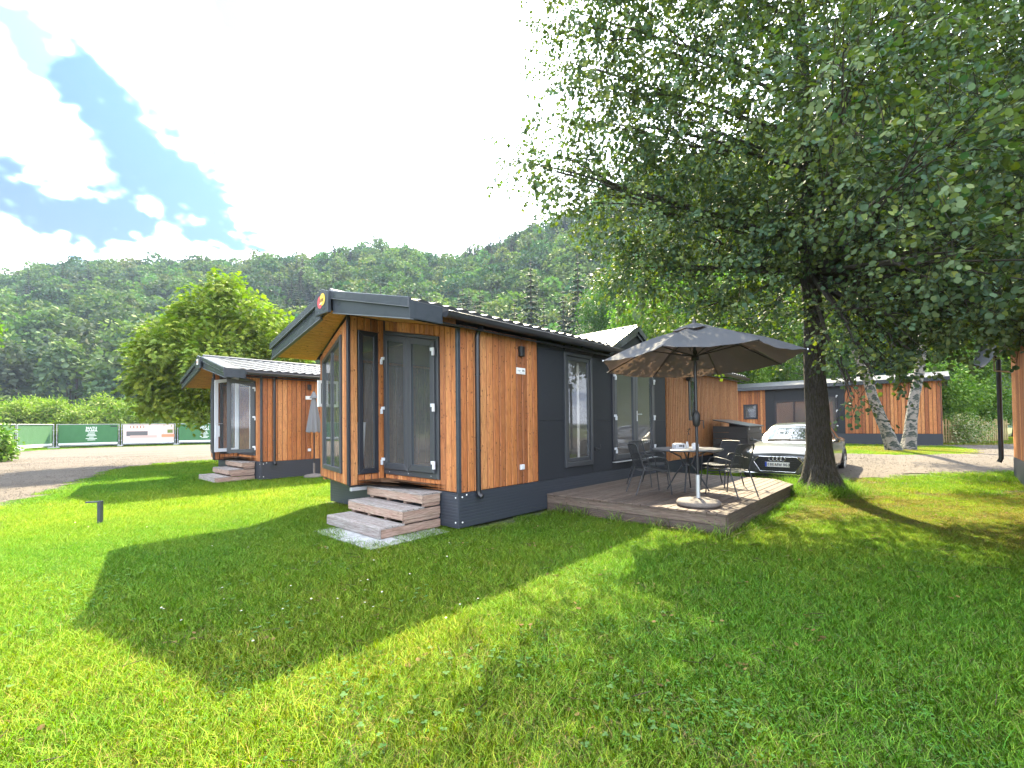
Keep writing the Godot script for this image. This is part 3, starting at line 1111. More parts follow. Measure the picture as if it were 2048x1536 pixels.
func simple_cabin(root: Node3D, long_: float, wide: float, fields: Array, holes: Array, plank_w: float) -> void:
	# long wall in the plane z = 0 (outward +z), x from 0 to LONG; FIELDS of x0, x1, kind; HOLES of x0, x1, y0, y1
	var X := Vector3.RIGHT
	var out_l := Vector3.BACK
	var q := mb()
	q.slab(quad_at(Vector3(0, 0, -.12), X, 0, long_, .5, .5, 3.0, 3.0), out_l, .117)
	q.slab(quad_at(Vector3(0, 0, -wide), X, 0, long_, .5, .5, 3.0, 3.0), -out_l, .1)
	part(q, "wall", M.frame_dark, root)
	for f in fields:
		var cuts := [f[0]]
		for h in holes:
			if h[0] >= f[0] - .01 and h[1] <= f[1] + .01:
				cuts.append_array([h[0], h[1]])
		cuts.append(f[1])
		for i in range(0, cuts.size() - 1):
			if cuts[i + 1] - cuts[i] < .02:
				continue
			var spans := [[.55, 2.99]]
			for h in holes:
				if absf(h[0] - cuts[i]) < .01 and absf(h[1] - cuts[i + 1]) < .01:
					spans = [[.55, h[2]], [h[3], 2.99]]
			for s in spans:
				if s[1] - s[0] < .03:
					continue
				if f[2] == "panel":
					q = mb()
					q.slab(quad_at(Vector3(0, 0, .001), X, cuts[i] + .002, cuts[i + 1] - .002, s[0], s[0], s[1], s[1]), out_l, .02, .002)
					part(q, "wall_panel", M.panel, root)
				else:
					plank_run(root, Vector3.ZERO, X, out_l, cuts[i], cuts[i + 1], flat(s[0]), flat(s[1]), plank_w, M.larch)
	for h in holes:
		q = mb()
		q.slab(quad_at(Vector3(0, 0, -.002), X, h[0], h[1], h[2], h[2], h[3], h[3]), out_l, .004)
		part(q, "reveal", M.black, root)
		var wide_hole: bool = h[1] - h[0] > 1.3
		var w := glazed(root, "door" if h[2] < .8 else "window", Vector3(0, 0, .006), X, out_l, h[0] + .004, h[1] - .004, h[2] + .004, h[3] - .004, h[3] - .004, .09, .045, M.frame_dark, [(h[0] + h[1]) * .5] if wide_hole else [])
		if h[2] < .8:
			for y in [.95, 1.75, 2.5]:
				hinge(w, Vector3(h[1] - .02, y, .05), -X, out_l)
	for e in 2:
		var x: float = [0.0, long_][e]
		var o: Vector3 = -X if e == 0 else X
		var top := slope(3.02, .2)
		plank_run(root, Vector3(x, 0, 0), Vector3.FORWARD, o, .02, wide * .5, flat(.55), top, .14, M.larch)
		plank_run(root, Vector3(x, 0, 0), Vector3.FORWARD, o, wide * .5, wide, flat(.55), func(s): return 3.02 + .2 * (wide - s), .14, M.larch)
		q = mb()
		q.slab([Vector3(x, .5, -.1), Vector3(x, .5, -wide + .1), Vector3(x, 3.0, -wide + .1), Vector3(x, 3.0 + .2 * wide * .5, -wide * .5), Vector3(x, 3.0, -.1)], -o, .1)
		part(q, "wall", M.frame_dark, root)
		q = mb()
		q.slab(quad_at(Vector3(x, 0, 0), Vector3.FORWARD, -.02, wide + .02, -.1, -.1, .545, .545), o, .024, .003)
		part(q, "skirt_board", M.skirt, root)
	q = mb()
	q.slab(quad_at(Vector3(0, 0, .002), X, -.02, long_ + .02, -.1, -.1, .545, .545), out_l, .022, .003)
	part(q, "skirt_board", M.skirt, root)
	for side in 2:
		var lo := Vector3(0, 3.02, [.25, -wide - .25][side])
		var hi := Vector3(0, 3.07 + .2 * wide * .5, -wide * .5)
		var up := (hi - lo).cross(X)
		up = up.normalized() if up.y > 0 else -up.normalized()
		q = mb()
		q.slab([lo - X * .3, lo + X * (long_ + .3), hi + X * (long_ + .3), hi - X * .3], up, .09)
		part(q, "roof", M.tile, root)
		q = mb()
		q.box(Vector3(long_ * .5, 3.07, lo.z + (.03 if side == 0 else -.03)), Vector3(long_ + .62, .19, .03), .004)
		part(q, "eave_board", M.metal, root)


func build_steps(at: Node3D, label: String, group: String) -> void:
	var root := thing("wooden_steps", label, "steps", at.position, YAW, group)
	var X := Vector3.RIGHT
	var tiers := [[-1.1, .17], [-.74, .36], [-.40, .55]]
	for k in 3:
		var xf: float = tiers[k][0]
		var yt: float = tiers[k][1]
		var xb: float = -.06
		var z0 := -.36
		var z1 := -1.88
		var depth: float = (tiers[k + 1][0] if k < 2 else xb) - xf + .05
		var n := 4
		var w := depth / n
		for i in n:
			var q := mb(Vector3.BACK)
			q.box(Vector3(xf + (i + .5) * w, yt - .011 + rnd(-.001, .001), (z0 + z1) * .5), Vector3(w - .014, .022, z0 - z1), .003)
			part(q, "tread_board", pick(M.tread), root)
		var q := mb(Vector3.BACK)
		q.box(Vector3(xf + .014, yt - .082, (z0 + z1) * .5), Vector3(.024, .115, z0 - z1 - .004), .003)
		part(q, "riser_board", pick(M.step if k > 0 else M.tread), root)
		for s in 2:
			q = mb(X)
			q.box(Vector3((xf + .03 + xb) * .5, yt - .082, [z0 - .014, z1 + .014][s]), Vector3(xb - xf - .03, .115, .024), .003)
			part(q, "side_board", pick(M.step), root)
			if k > 0:
				q = mb(X)
				q.box(Vector3((xf + .05 + xb) * .5, yt - .166, [z0 - .02, z1 + .02][s]), Vector3(xb - xf - .06, .046, .022), .003)
				part(q, "side_board", pick(M.step), root)
		for i in 4:
			q = mb(X)
			var zz := lerpf(z0 - .06, z1 + .06, i / 3.0)
			var yb: float = (yt - .14 - .03) if k > 0 else .022
			q.box(Vector3((xf + .05 + xb) * .5, yb + (.0 if k > 0 else .0), zz), Vector3(xb - xf - .08, .06 if k > 0 else .03, .07), .003)
			part(q, "bearer", M.step[2], root)


func build_slabs() -> void:
	var spots := [[-1.44, -.93, .80, 1.62, "grey paving slab at the far end of the front cabin's steps"], [-1.43, -.9, .03, .77, "pale paving slab in front of the lowest wooden step"], [-.88, -.16, .03, .42, "narrow paving slab along the side of the wooden steps"]]
	for s in spots:
		var root := thing("paving_slab", s[4], "paving slab", C0, YAW, "paving slabs under the steps")
		var q := mb()
		q.box(Vector3((s[0] + s[1]) * .5, .004, -(s[2] + s[3]) * .5), Vector3(s[1] - s[0], .032, s[3] - s[2]), .006)
		part(q, "stone", M.concrete, root)


func build_deck() -> void:
	var root := thing("wooden_deck", "weathered wooden deck beside the front cabin, carrying table and parasol", "deck", C0, YAW)
	var X := Vector3.RIGHT
	var yt := .31
	var u0 := 2.05
	var v0 := .03
	var v1 := 3.1
	var n := 22
	var w := (v1 - v0) / n
	var end := func(z): return 6.78 if z < 2.6 else lerpf(6.78, 6.02, (z - 2.6) / .5)
	for i in n:
		var za := v0 + i * w + .005
		var zb := v0 + (i + 1) * w - .005
		var q := mb(X)
		q.slab([Vector3(u0 - .02, yt - .026, za), Vector3(end.call(za), yt - .026, za), Vector3(end.call(zb), yt - .026, zb), Vector3(u0 - .02, yt - .026, zb)], Vector3.UP, .026 + rnd(-.0012, .0012), .004)
		part(q, "deck_board", pick(M.deck), root)
	for r in [[.0, .142], [.147, .282]]:
		var q := mb(Vector3.BACK)
		q.slab([Vector3(u0 + .026, r[0], v0), Vector3(u0 + .026, r[0], v1 - .03), Vector3(u0 + .026, r[1], v1 - .03), Vector3(u0 + .026, r[1], v0)], -X, .026, .004)
		part(q, "front_board", pick(M.deck), root)
		q = mb(X)
		q.slab([Vector3(u0 + .03, r[0], v1 - .03), Vector3(6.0, r[0], v1 - .03), Vector3(6.0, r[1], v1 - .03), Vector3(u0 + .03, r[1], v1 - .03)], Vector3.BACK, .026, .004)
		part(q, "side_board", pick(M.deck), root)
	var q := mb()
	q.box(Vector3(u0 + .05, .14, v1 - .055), Vector3(.05, .28, .05))
	for x in [2.6, 4.2, 5.8]:
		for z in [.4, 1.6, 2.8]:
			q.box(Vector3(x, .13, z), Vector3(.09, .3, .09))
	part(q, "post", M.deck[2], root)


func build_parasol() -> void:
	var c := Vector3(2.75, 0, -6.875)
	var root := thing("parasol", "open dark grey parasol with crank pole over the garden table", "parasol", Vector3(2.77, .31, -6.89))
	var o := root.position
	var apex := Vector3(2.75, 2.97, -6.875) - o
	var tips := []
	for k in 8:
		var a := 3.0 - k * PI / 4
		tips.append(Vector3(c.x + 1.43 * cos(a), 2.4526 + .0531 * 1.43 * sin(a), c.z + 1.43 * sin(a)) - o)
	for k in 8:
		var t0: Vector3 = tips[k]
		var t1: Vector3 = tips[(k + 1) % 8]
		var rows := []
		for i in 9:
			var f := .14 + .86 * i / 8.0
			var line := []
			for j in 9:
				var g := j / 8.0
				var edge := t0.lerp(t1, g)
				edge = edge.lerp(apex * Vector3(1, 0, 1) + Vector3(0, edge.y, 0), .045 * sin(g * PI))
				var p := apex.lerp(edge, f)
				p.y += .07 * sin(f * PI) * (1.0 - .6 * sin(g * PI)) - .035 * sin(g * PI) * f
				p.y += .006 * sin(g * 19.0 + f * 7.0 + k) * f
				line.append(p)
			rows.append(line)
		var q := mb()
		q.grid(rows, Vector3.UP)
		part(q, "canopy_panel", M.fabric, root)
		var r := mb()
		var mid := apex.lerp(t0, .5) + Vector3(0, .045, 0)
		r.tube([apex + Vector3(0, -.09, 0), mid - Vector3(0, .02, 0), t0 - Vector3(0, .012, 0)], [.011, .010, .008], 6)
		part(r, "rib", M.black, root)
		r = mb()
		r.tube([Vector3(-.012, 2.235, .008), mid - Vector3(0, .03, 0)], .009, 6)
		part(r, "strut", M.black, root)
		r = mb()
		r.lathe([Vector2(0, -.014), Vector2(.009, -.008), Vector2(.009, .008), Vector2(0, .014)], t0, 8)
		part(r, "tip", M.white_frame if k % 3 == 0 else M.black, root)
	var vent := mb()
	var rows := []
	for i in 4:
		var line := []
		for j in 17:
			var a := TAU * j / 16.0
			var rad := .02 + .30 * i / 3.0
			line.append(apex + Vector3(cos(a) * rad, .075 - .03 * i - .004 * pow(i, 2) + .012 * cos(a * 8.0) * i / 3.0, sin(a) * rad))
		rows.append(line)
	vent.grid(rows, Vector3.UP)
	part(vent, "vent_flap", M.fabric, root)
	var q := mb()
	q.lathe([Vector2(.0, -.03), Vector2(.03, -.03), Vector2(.035, .0), Vector2(.02, .06), Vector2(0, .1)], apex + Vector3(0, .06, 0), 12)
	part(q, "finial", M.black, root)
	q = mb()
	q.tube([Vector3(0, .43, 0), Vector3(-.008, 1.3, .004), apex], .0225, 12)
	part(q, "pole", M.pipe, root)
	q = mb()
	q.lathe([Vector2(.03, -.12), Vector2(.05, -.09), Vector2(.058, .0), Vector2(.052, .07), Vector2(.032, .1), Vector2(.024, .12)], Vector3(-.008, 1.3, .004), 16)
	q.tube([Vector3(.03, 1.27, .03), Vector3(.06, 1.27, .09), Vector3(.06, 1.15, .1)], .008, 6)
	part(q, "crank", M.black, root)
	q = mb()
	q.lathe([Vector2(.026, -.03), Vector2(.055, -.03), Vector2(.055, .03), Vector2(.03, .05), Vector2(.03, .12)], Vector3(-.012, 2.2, .008), 12)
	part(q, "runner", M.black, root)
	var base := thing("parasol_weight", "round washed concrete base holding up the open parasol", "parasol weight", o)
	q = mb()
	q.lathe([Vector2(.0, .002), Vector2(.27, .002), Vector2(.305, .02), Vector2(.315, .05), Vector2(.29, .085), Vector2(.2, .108), Vector2(.05, .118), Vector2(0, .118)], Vector3.ZERO, 36)
	part(q, "stone", M.aggregate, base)
	q = mb()
	q.lathe([Vector2(.03, .11), Vector2(.03, .455), Vector2(.027, .46), Vector2(.024, .46)], Vector3.ZERO, 16)
	part(q, "socket_tube", M.galv, base)


func closed_parasol(at: Vector3) -> void:
	var root := thing("parasol", "closed grey parasol standing in front of the far left cabin wall", "parasol", at)
	var q := mb()
	var rows := []
	for i in 9:
		var f := i / 8.0
		var line := []
		for j in 33:
			var a := TAU * j / 32.0
			var rad := (.035 + .17 * pow(f, .8)) * (1.0 + .22 * cos(a * 8.0) * f)
			line.append(Vector3(cos(a) * rad, 2.54 - 1.15 * f + .02 * cos(a * 8.0) * f, sin(a) * rad))
		rows.append(line)
	q.grid(rows)
	part(q, "canopy", M.fabric2, root)
	q = mb()
	rows = []
	for i in 4:
		var line := []
		for j in 33:
			var a := TAU * j / 32.0
			var rad := (.03 + .085 * i / 3.0) * (1.0 + .15 * cos(a * 8.0) * i / 3.0)
			line.append(Vector3(cos(a) * rad, 2.62 - .2 * i / 3.0, sin(a) * rad))
		rows.append(line)
	q.grid(rows)
	part(q, "vent_flap", M.fabric2, root)
	q = mb()
	q.tube([Vector3(0, .3, 0), Vector3(0, 2.65, 0)], .02, 8)
	part(q, "pole", M.pipe, root)
	var base := thing("parasol_weight", "grey round foot under the closed parasol", "parasol weight", at)
	q = mb()
	q.lathe([Vector2(0, .01), Vector2(.28, .01), Vector2(.3, .05), Vector2(.26, .1), Vector2(.05, .13), Vector2(.03, .14), Vector2(.03, .45), Vector2(0, .45)], Vector3.ZERO, 24)
	part(q, "stone", M.aggregate, base)


func build_table() -> void:
	var root := thing("garden_table", "round grey metal garden table under the open parasol", "table", Vector3(3.19, .312, -8.4))
	var q := mb()
	q.lathe([Vector2(0, .735), Vector2(.58, .735), Vector2(.605, .745), Vector2(.605, .765), Vector2(.59, .772), Vector2(0, .772)], Vector3.ZERO, 40)
	part(q, "tabletop", M.table, root)
	for k in 4:
		var a := .5 + k * PI / 2
		var d := Vector3(cos(a), 0, sin(a))
		q = mb()
		q.tube([d * .36 + Vector3(0, 0.01, 0), d * .2 + Vector3(0, .3, 0), d * .07 + Vector3(0, .48, 0), d * .12 + Vector3(0, .62, 0), d * .36 + Vector3(0, .735, 0)], .014, 8)
		part(q, "leg", M.chair, root)
	q = mb()
	q.lathe([Vector2(.065, .46), Vector2(.078, .46), Vector2(.078, .49), Vector2(.065, .49)], Vector3.ZERO, 16)
	part(q, "ring", M.chair, root)


func wire_sheet(q: MB, f: Callable, nu: int, nv: int, w: float) -> void:   # expanded metal: crossing thin strips on the surface f(u, v)
	for d in 2:
		for i in (nu if d == 0 else nv) + 1:
			var steps := 6
			var prev := []
			for j in steps + 1:
				var t := j / float(steps)
				var s := i / float(nu if d == 0 else nv)
				var p: Vector3 = f.call(s, t) if d == 0 else f.call(t, s)
				var e := .004
				var p2: Vector3 = f.call(clampf(s + e, 0, 1), t) if d == 0 else f.call(t, clampf(s + e, 0, 1))
				var p3: Vector3 = f.call(clampf(s - e, 0, 1), t) if d == 0 else f.call(t, clampf(s - e, 0, 1))
				var side := (p2 - p3).normalized() * w * .5
				if j > 0:
					q.poly([prev[0], prev[1], p + side, p - side], Vector3.UP)
				prev = [p - side, p + side]


func chair_proto() -> Node3D:
	var root := Node3D.new()
	for s in [-1.0, 1.0]:
		var q := mb()
		q.tube([Vector3(s * .26, 0.008, .27), Vector3(s * .255, .3, .235), Vector3(s * .265, .58, .20), Vector3(s * .275, .645, .14), Vector3(s * .275, .655, .02), Vector3(s * .262, .63, -.14), Vector3(s * .235, .6, -.235)], .0115, 8)
		part(q, "front_leg", M.chair, root)
		q = mb()
		q.tube([Vector3(s * .235, 0.008, -.36), Vector3(s * .228, .25, -.27), Vector3(s * .222, .44, -.2), Vector3(s * .215, .62, -.25), Vector3(s * .205, .82, -.315), Vector3(s * .185, .865, -.33)], .0115, 8)
		part(q, "back_leg", M.chair, root)
		q = mb()
		q.tube([Vector3(s * .256, .415, .225), Vector3(s * .24, .435, .0), Vector3(s * .222, .43, -.2)], .010, 6)
		part(q, "seat_rail", M.chair, root)
	var b := mb()
	b.tube([Vector3(-.187, .865, -.33), Vector3(0, .872, -.338), Vector3(.187, .865, -.33)], .0115, 8)
	part(b, "top_rail", M.chair, root)
	b = mb()
	wire_sheet(b, func(u, v): return Vector3(lerpf(-.235, .235, u), .435 - .018 * sin(u * PI) + .012 * sin(v * PI) - .015 * v * v, lerpf(.23, -.19, v)), 26, 26, .0075)
	part(b, "seat", M.chair, root)
	b = mb()
	wire_sheet(b, func(u, v): return Vector3(lerpf(-.21, .21, u), lerpf(.455, .86, v), lerpf(-.2, -.33, v) - .02 * sin(u * PI)), 26, 26, .0068)
	part(b, "backrest", M.chair, root)
	b = mb()
	b.tube([Vector3(-.25, .36, .23), Vector3(.25, .36, .23)], .008, 6)
	part(b, "stretcher", M.chair, root)
	return root


func build_chairs() -> void:
	var proto := chair_proto()
	var spots := [[2.43, -8.12, 96.0, "black mesh garden chair on the cabin side, nearest the wall window"], [2.72, -9.2, 35.0, "black mesh garden chair behind the table by the terrace door"], [3.66, -7.78, 205.0, "black mesh garden chair with its back to the viewer, right of the parasol pole"], [4.05, -8.95, 300.0, "black mesh garden chair on the far side beside the parked car"]]
	for s in spots:
		var o := thing("garden_chair", s[3], "chair", Vector3(s[0], .312, s[1]), deg_to_rad(s[2]), "garden chairs round the table")
		for ch in proto.get_children():
			o.add_child(ch.duplicate(), true)
	proto.free()


func build_table_things() -> void:
	var y := 1.084
	for k in 2:
		var at: Vector3 = [Vector3(3.02, y, -8.35), Vector3(3.3, y, -8.3)][k]
		var root := thing("napkin_holder", ["wide pale napkin box on the garden table", "narrow pale napkin box beside the twig vase"][k], "napkin box", at, .3 + k, "napkin boxes on the garden table")
		var q := mb()
		var w: float = [.2, .14][k]
		q.box(Vector3(0, .045, 0), Vector3(w, .09, .11), .01)
		part(q, "box", M.white_frame, root)
		q = mb()
		q.box(Vector3(0, .05, .0555), Vector3(w * .35, .035, .003))
		q.box(Vector3(w * .3, .045, .0555), Vector3(w * .16, .05, .003))
		part(q, "print", M.print_grey, root)
		q = mb()
		q.box(Vector3(0, .092, 0), Vector3(w * .8, .012, .07), .003)
		part(q, "napkin", M.white, root)
	var v := thing("twig_vase", "slim glass vase with one dry twig on the garden table", "vase", Vector3(3.2, y, -8.42))
	var q := mb()
	q.lathe([Vector2(0, 0), Vector2(.028, 0), Vector2(.03, .05), Vector2(.018, .1), Vector2(.02, .12)], Vector3.ZERO, 12)
	part(q, "glass", M.white_frame, v)
	q = mb()
	q.tube([Vector3(0, .05, 0), Vector3(.01, .2, 0), Vector3(.035, .33, .01)], .004, 5)
	for i in 10:
		var p := Vector3(.03, .26 + .012 * i, .008)
		q.tube([p, p + rdir() * .035], .005, 4)
	part(q, "twig", M.branch, v)


func build_storage() -> void:
	var at := loc(10.0, 0, -.22)
	at.y = gh(at.x, at.z)
	var root := thing("storage_box", "dark storage box with sloping lid against the battened cabin wall", "storage box", at, YAW)
	var q := mb(Vector3.RIGHT)
	var h0 := 1.5
	var h1 := 1.3
	for k in 7:
		var ya := k * .19
		q = mb(Vector3.BACK)
		q.slab([Vector3(0, ya + .004, 0), Vector3(0, ya + .004, .95), Vector3(0, minf(ya + .186, h1), .95), Vector3(0, minf(ya + .186, h1 + .15), 0)], -Vector3.RIGHT, .018, .004)
		part(q, "side_board", M.shed_dark, root)
	for k in 7:
		var ya := k * .185
		q = mb(Vector3.RIGHT)
		q.slab([Vector3(0, ya + .004, .95), Vector3(1.5, ya + .004, .95), Vector3(1.5, ya + .181, .95), Vector3(0, ya + .181, .95)], Vector3.BACK, .018, .004)
		part(q, "front_board", M.shed_dark, root)
	q = mb()
	q.slab([Vector3(1.48, 0, 0), Vector3(1.48, 0, .95), Vector3(1.48, h1, .95), Vector3(1.48, h0, 0)], Vector3.RIGHT, .02)
	part(q, "side_board", M.shed_dark, root)
	q = mb()
	q.slab([Vector3(-.05, h0, 0), Vector3(1.55, h0, 0), Vector3(1.55, h1, 1.02), Vector3(-.05, h1, 1.02)], Vector3.UP, .03, .004)
	part(q, "lid", M.shed_lid, root)
	for x in [.15, 1.3]:
		q = mb()
		q.box(Vector3(x, h1 - .06, .975), Vector3(.07, .07, .02), .004)
		part(q, "latch", M.galv, root)


func loft(sections: Array, rows: int, cols: int) -> Array:    # smooth grid through rings of points
	var cat := func(list: Array, t: float):
		var n := list.size() - 1
		var f := clampf(t, 0, 1) * n
		var i := mini(int(f), n - 1)
		var u := f - i
		var p0 = list[maxi(i - 1, 0)]
		var p1 = list[i]
		var p2 = list[i + 1]
		var p3 = list[mini(i + 2, n)]
		return p1 + (p2 - p0) * .5 * u + (p0 - p1 * 2.5 + p2 * 2.0 - p3 * .5) * u * u + (p1 * 1.5 - p0 * .5 - p2 * 1.5 + p3 * .5) * u * u * u
	var lines := []
	for s in sections:
		var line := []
		for j in cols:
			line.append(cat.call(s, j / float(cols - 1)))
		lines.append(line)
	var out := []
	for i in rows:
		var line := []
		for j in cols:
			var column := []
			for l in lines:
				column.append(l[j])
			line.append(cat.call(column, i / float(rows - 1)))
		out.append(line)
	return out


func mirrored(half: Array) -> Array:
	var out := []
	for p in half:
		out.append(p)
	for i in range(half.size() - 2, -1, -1):
		out.append(Vector3(-half[i].x, half[i].y, half[i].z))
	return out


func build_car() -> void:
	# local: +z is the nose, x to the car's left
	var at := Vector3(6.33, 0, -11.0) + dL * 2.17
	at.y = .09
	var nose := -dL
	var root := thing("parked_car", "silver grey hatchback with open-mouthed grille parked behind the tree trunk", "car", at, atan2(nose.x, nose.z))
	var st := [[2.17, .50, .25, .50, .60, .66], [2.13, .70, .21, .52, .64, .72], [1.98, .84, .19, .55, .70, .79], [1.62, .895, .19, .58, .77, .88], [1.05, .905, .19, .6, .84, .97], [.65, .905, .19, .6, .87, 1.0], [0, .905, .19, .6, .89, 1.0], [-.7, .905, .19, .6, .90, 1.0], [-1.3, .905, .2, .62, .92, 1.02], [-1.75, .89, .22, .63, .93, 1.05], [-2.08, .83, .26, .62, .92, 1.04], [-2.18, .68, .32, .6, .85, .96]]
	var rings := []
	for s in st:
		var z: float = s[0]
		var w: float = s[1]
		rings.append(mirrored([Vector3(w * .70, s[2] - .02, z), Vector3(w * .93, s[2] + .03, z), Vector3(w * .985, s[2] + .17, z), Vector3(w, s[3], z), Vector3(w * .99, s[4] - .05, z), Vector3(w * .955, s[4] + .02, z), Vector3(w * .80, lerpf(s[4], s[5], .6), z), Vector3(w * .45, s[5] - .012, z), Vector3(0, s[5], z)]))
	var q := mb()
	q.grid(loft(rings, 60, 49))
	part(q, "body", M.paint, root)
	q = mb()
	var cap := []
	for p in rings[0]:
		cap.append(p + Vector3(0, 0, .0))
	q.poly(cap, Vector3.BACK)
	part(q, "nose_panel", M.paint, root)
	# greenhouse
	var gs := [[.98, .66, .60, .955, .985], [.62, .76, .60, 1.0, 1.17], [.28, .79, .585, 1.0, 1.335], [-.05, .80, .575, 1.0, 1.405], [-.5, .80, .57, 1.0, 1.432], [-1.0, .79, .56, 1.0, 1.415], [-1.45, .77, .55, 1.01, 1.34], [-1.8, .73, .56, 1.02, 1.19], [-2.0, .68, .6, 1.02, 1.06]]
	var gr := []
	for s in gs:
		var z: float = s[0]
		gr.append(mirrored([Vector3(s[1], s[3] - .05, z), Vector3(lerpf(s[1], s[2], .5), lerpf(s[3], s[4], .52), z), Vector3(s[2] + .015, s[4] - .055, z), Vector3(s[2] * .82, s[4] - .012, z), Vector3(s[2] * .4, s[4], z), Vector3(0, s[4] + .005, z)]))
	var gg := loft(gr, 41, 41)
	q = mb()
	q.grid(gg)
	part(q, "roof", M.paint, root)
	var cx := Vector3(0, .9, -.4)
	for w in [[1, 12, 12, 28, "windscreen"], [29, 38, 12, 28, "rear_window"], [8, 18, 1, 8, "side_window"], [8, 18, 32, 39, "side_window"], [19, 28, 1, 8, "side_window"], [19, 28, 32, 39, "side_window"]]:
		var rows := []
		for i in range(w[0], w[1] + 1):
			var line := []
			for j in range(w[2], w[3] + 1):
				var p: Vector3 = gg[i][j]
				line.append(p + (p - cx).normalized() * .009)
			rows.append(line)
		q = mb()
		q.grid(rows)
		part(q, w[4], M.car_glass, root)
	# grille with frame, rings and plate
	var hexa := [Vector3(-.40, .62, 2.168), Vector3(.40, .62, 2.168), Vector3(.52, .50, 2.155), Vector3(.37, .27, 2.165), Vector3(-.37, .27, 2.165), Vector3(-.52, .50, 2.155)]
	q = mb()
	q.slab(hexa, Vector3.BACK, .02)
	var gl := part(q, "grille", M.plastic, root)
	q = mb()
	var ring := []
	for p in hexa:
		ring.append(p + Vector3(0, 0, .018))
	ring.append(ring[0])
	q.tube(ring, .013, 6, false)
	part(q, "grille_frame", M.chrome, gl)
	for k in 6:
		q = mb()
		q.box(Vector3(0, .32 + k * .05, 2.186), Vector3(.86 if k > 2 else .78, .008, .01))
		part(q, "grille_bar", M.pipe, gl)
	for k in 4:
		q = mb()
		var cc := Vector3((k - 1.5) * .082, .575, 2.205)
		var pts := []
		for i in 21:
			var a := TAU * i / 20.0
			pts.append(cc + Vector3(cos(a) * .052, sin(a) * .052, .004 * (k % 2)))
		q.tube(pts, .0075, 6, false)
		part(q, "emblem_ring", M.chrome, gl)
	q = mb()
	q.box(Vector3(0, .44, 2.205), Vector3(.52, .115, .008), .002)
	var np := part(q, "number_plate", M.plate, root)
	q = mb()
	q.box(Vector3(-.238, .44, 2.2095), Vector3(.042, .108, .004))
	part(q, "country_strip", M.plate_blue, np)
	text(np, "lettering", "EBE", .085, Vector3(-.135, .438, 2.2105), Vector3.RIGHT, Vector3.UP, M.ink, .003, false, true)
	text(np, "lettering", "MW 963", .085, Vector3(.105, .438, 2.2105), Vector3.RIGHT, Vector3.UP, M.ink, .003, false, true)
	q = mb()
	q.lathe([Vector2(0, .002), Vector2(.014, .002), Vector2(.014, 0)], Vector3(-.043, .425, 2.2095), 10, Basis(Vector3.RIGHT, PI / 2))
	part(q, "seal", M.print_orange, np)
	for s in [-1.0, 1.0]:
		q = mb()
		q.slab([Vector3(s * .50, .60, 2.135), Vector3(s * .56, .665, 2.115), Vector3(s * .80, .715, 1.96), Vector3(s * .885, .715, 1.72), Vector3(s * .86, .635, 1.90), Vector3(s * .70, .575, 2.085)], Vector3(s * .45, .1, 1.0), .025, .004)
		var hl := part(q, "headlight", M.lamp_glass, root)
		q = mb()
		q.tube([Vector3(s * .53, .592, 2.165), Vector3(s * .70, .585, 2.118), Vector3(s * .855, .645, 1.955)], .011, 6)
		part(q, "light_strip", M.white, hl)
		q = mb()
		q.slab([Vector3(s * .56, .27, 2.13), Vector3(s * .60, .42, 2.12), Vector3(s * .84, .50, 1.93), Vector3(s * .87, .30, 1.86), Vector3(s * .8, .24, 2.0)], Vector3(s * .5, 0, 1.0), .02, .004)
		part(q, "air_intake", M.plastic, root)
		q = mb()
		q.slab([Vector3(s * .93, .93, .52), Vector3(s * 1.02, .93, .52), Vector3(s * 1.04, 1.02, .5), Vector3(s * .96, 1.05, .5)] if s > 0 else [Vector3(s * .93, .93, .52), Vector3(s * 1.02, .93, .52), Vector3(s * 1.04, 1.02, .5), Vector3(s * .96, 1.05, .5)], Vector3.BACK, .1, .025)
		q.tube([Vector3(s * .8, .93, .52), Vector3(s * .96, .97, .55)], .018, 6)
		part(q, "mirror", M.paint, root)
		for z in [1.33, -1.31]:
			q = mb()
			var b := Basis(Vector3.BACK, -PI / 2)
			q.lathe([Vector2(.2, -.1), Vector2(.31, -.1), Vector2(.325, -.07), Vector2(.325, .07), Vector2(.31, .1), Vector2(.22, .105)], Vector3(s * .815, .325, z), 28, b)
			var wh := part(q, "wheel", M.rubber, root)
			q = mb()
			q.lathe([Vector2(0, .06), Vector2(.05, .065), Vector2(.21, .08), Vector2(.225, .105), Vector2(.24, .1)] if s > 0 else [Vector2(.24, -.1), Vector2(.225, -.105), Vector2(.21, -.08), Vector2(.05, -.065), Vector2(0, -.06)], Vector3(s * .815, .325, z), 28, b)
			part(q, "rim", M.plastic, wh)
			for k in 10:
				var a := TAU * k / 10.0
				q = mb()
				q.box(Vector3(s * .915, .325 + sin(a) * .12, z + cos(a) * .12), Vector3(.02, .03, .2), .004, Basis(Vector3.RIGHT, -a))
				part(q, "spoke", M.steel, wh)
			q = mb()
			var arch := []
			for k in 13:
				var a := PI * k / 12.0
				arch.append(Vector3(s * .905, .33 + sin(a) * .365, z + cos(a) * .365))
			q.tube(arch, .022, 6)
			part(q, "wheel_arch", M.plastic, root)
	q = mb()
	q.box(Vector3(0, .215, 2.12), Vector3(1.5, .03, .08), .01)
	part(q, "front_lip", M.chrome, root)
	q = mb()
	q.box(Vector3(0, .17, 0), Vector3(1.6, .12, 3.9), .02)
	part(q, "underbody", M.plastic, root)
	q = mb()
	q.tube([Vector3(-.5, .99, .97), Vector3(.05, 1.0, 1.0)], .01, 5)
	q.tube([Vector3(.0, .985, .99), Vector3(.55, 1.0, .93)], .01, 5)
	part(q, "wiper", M.black, root)


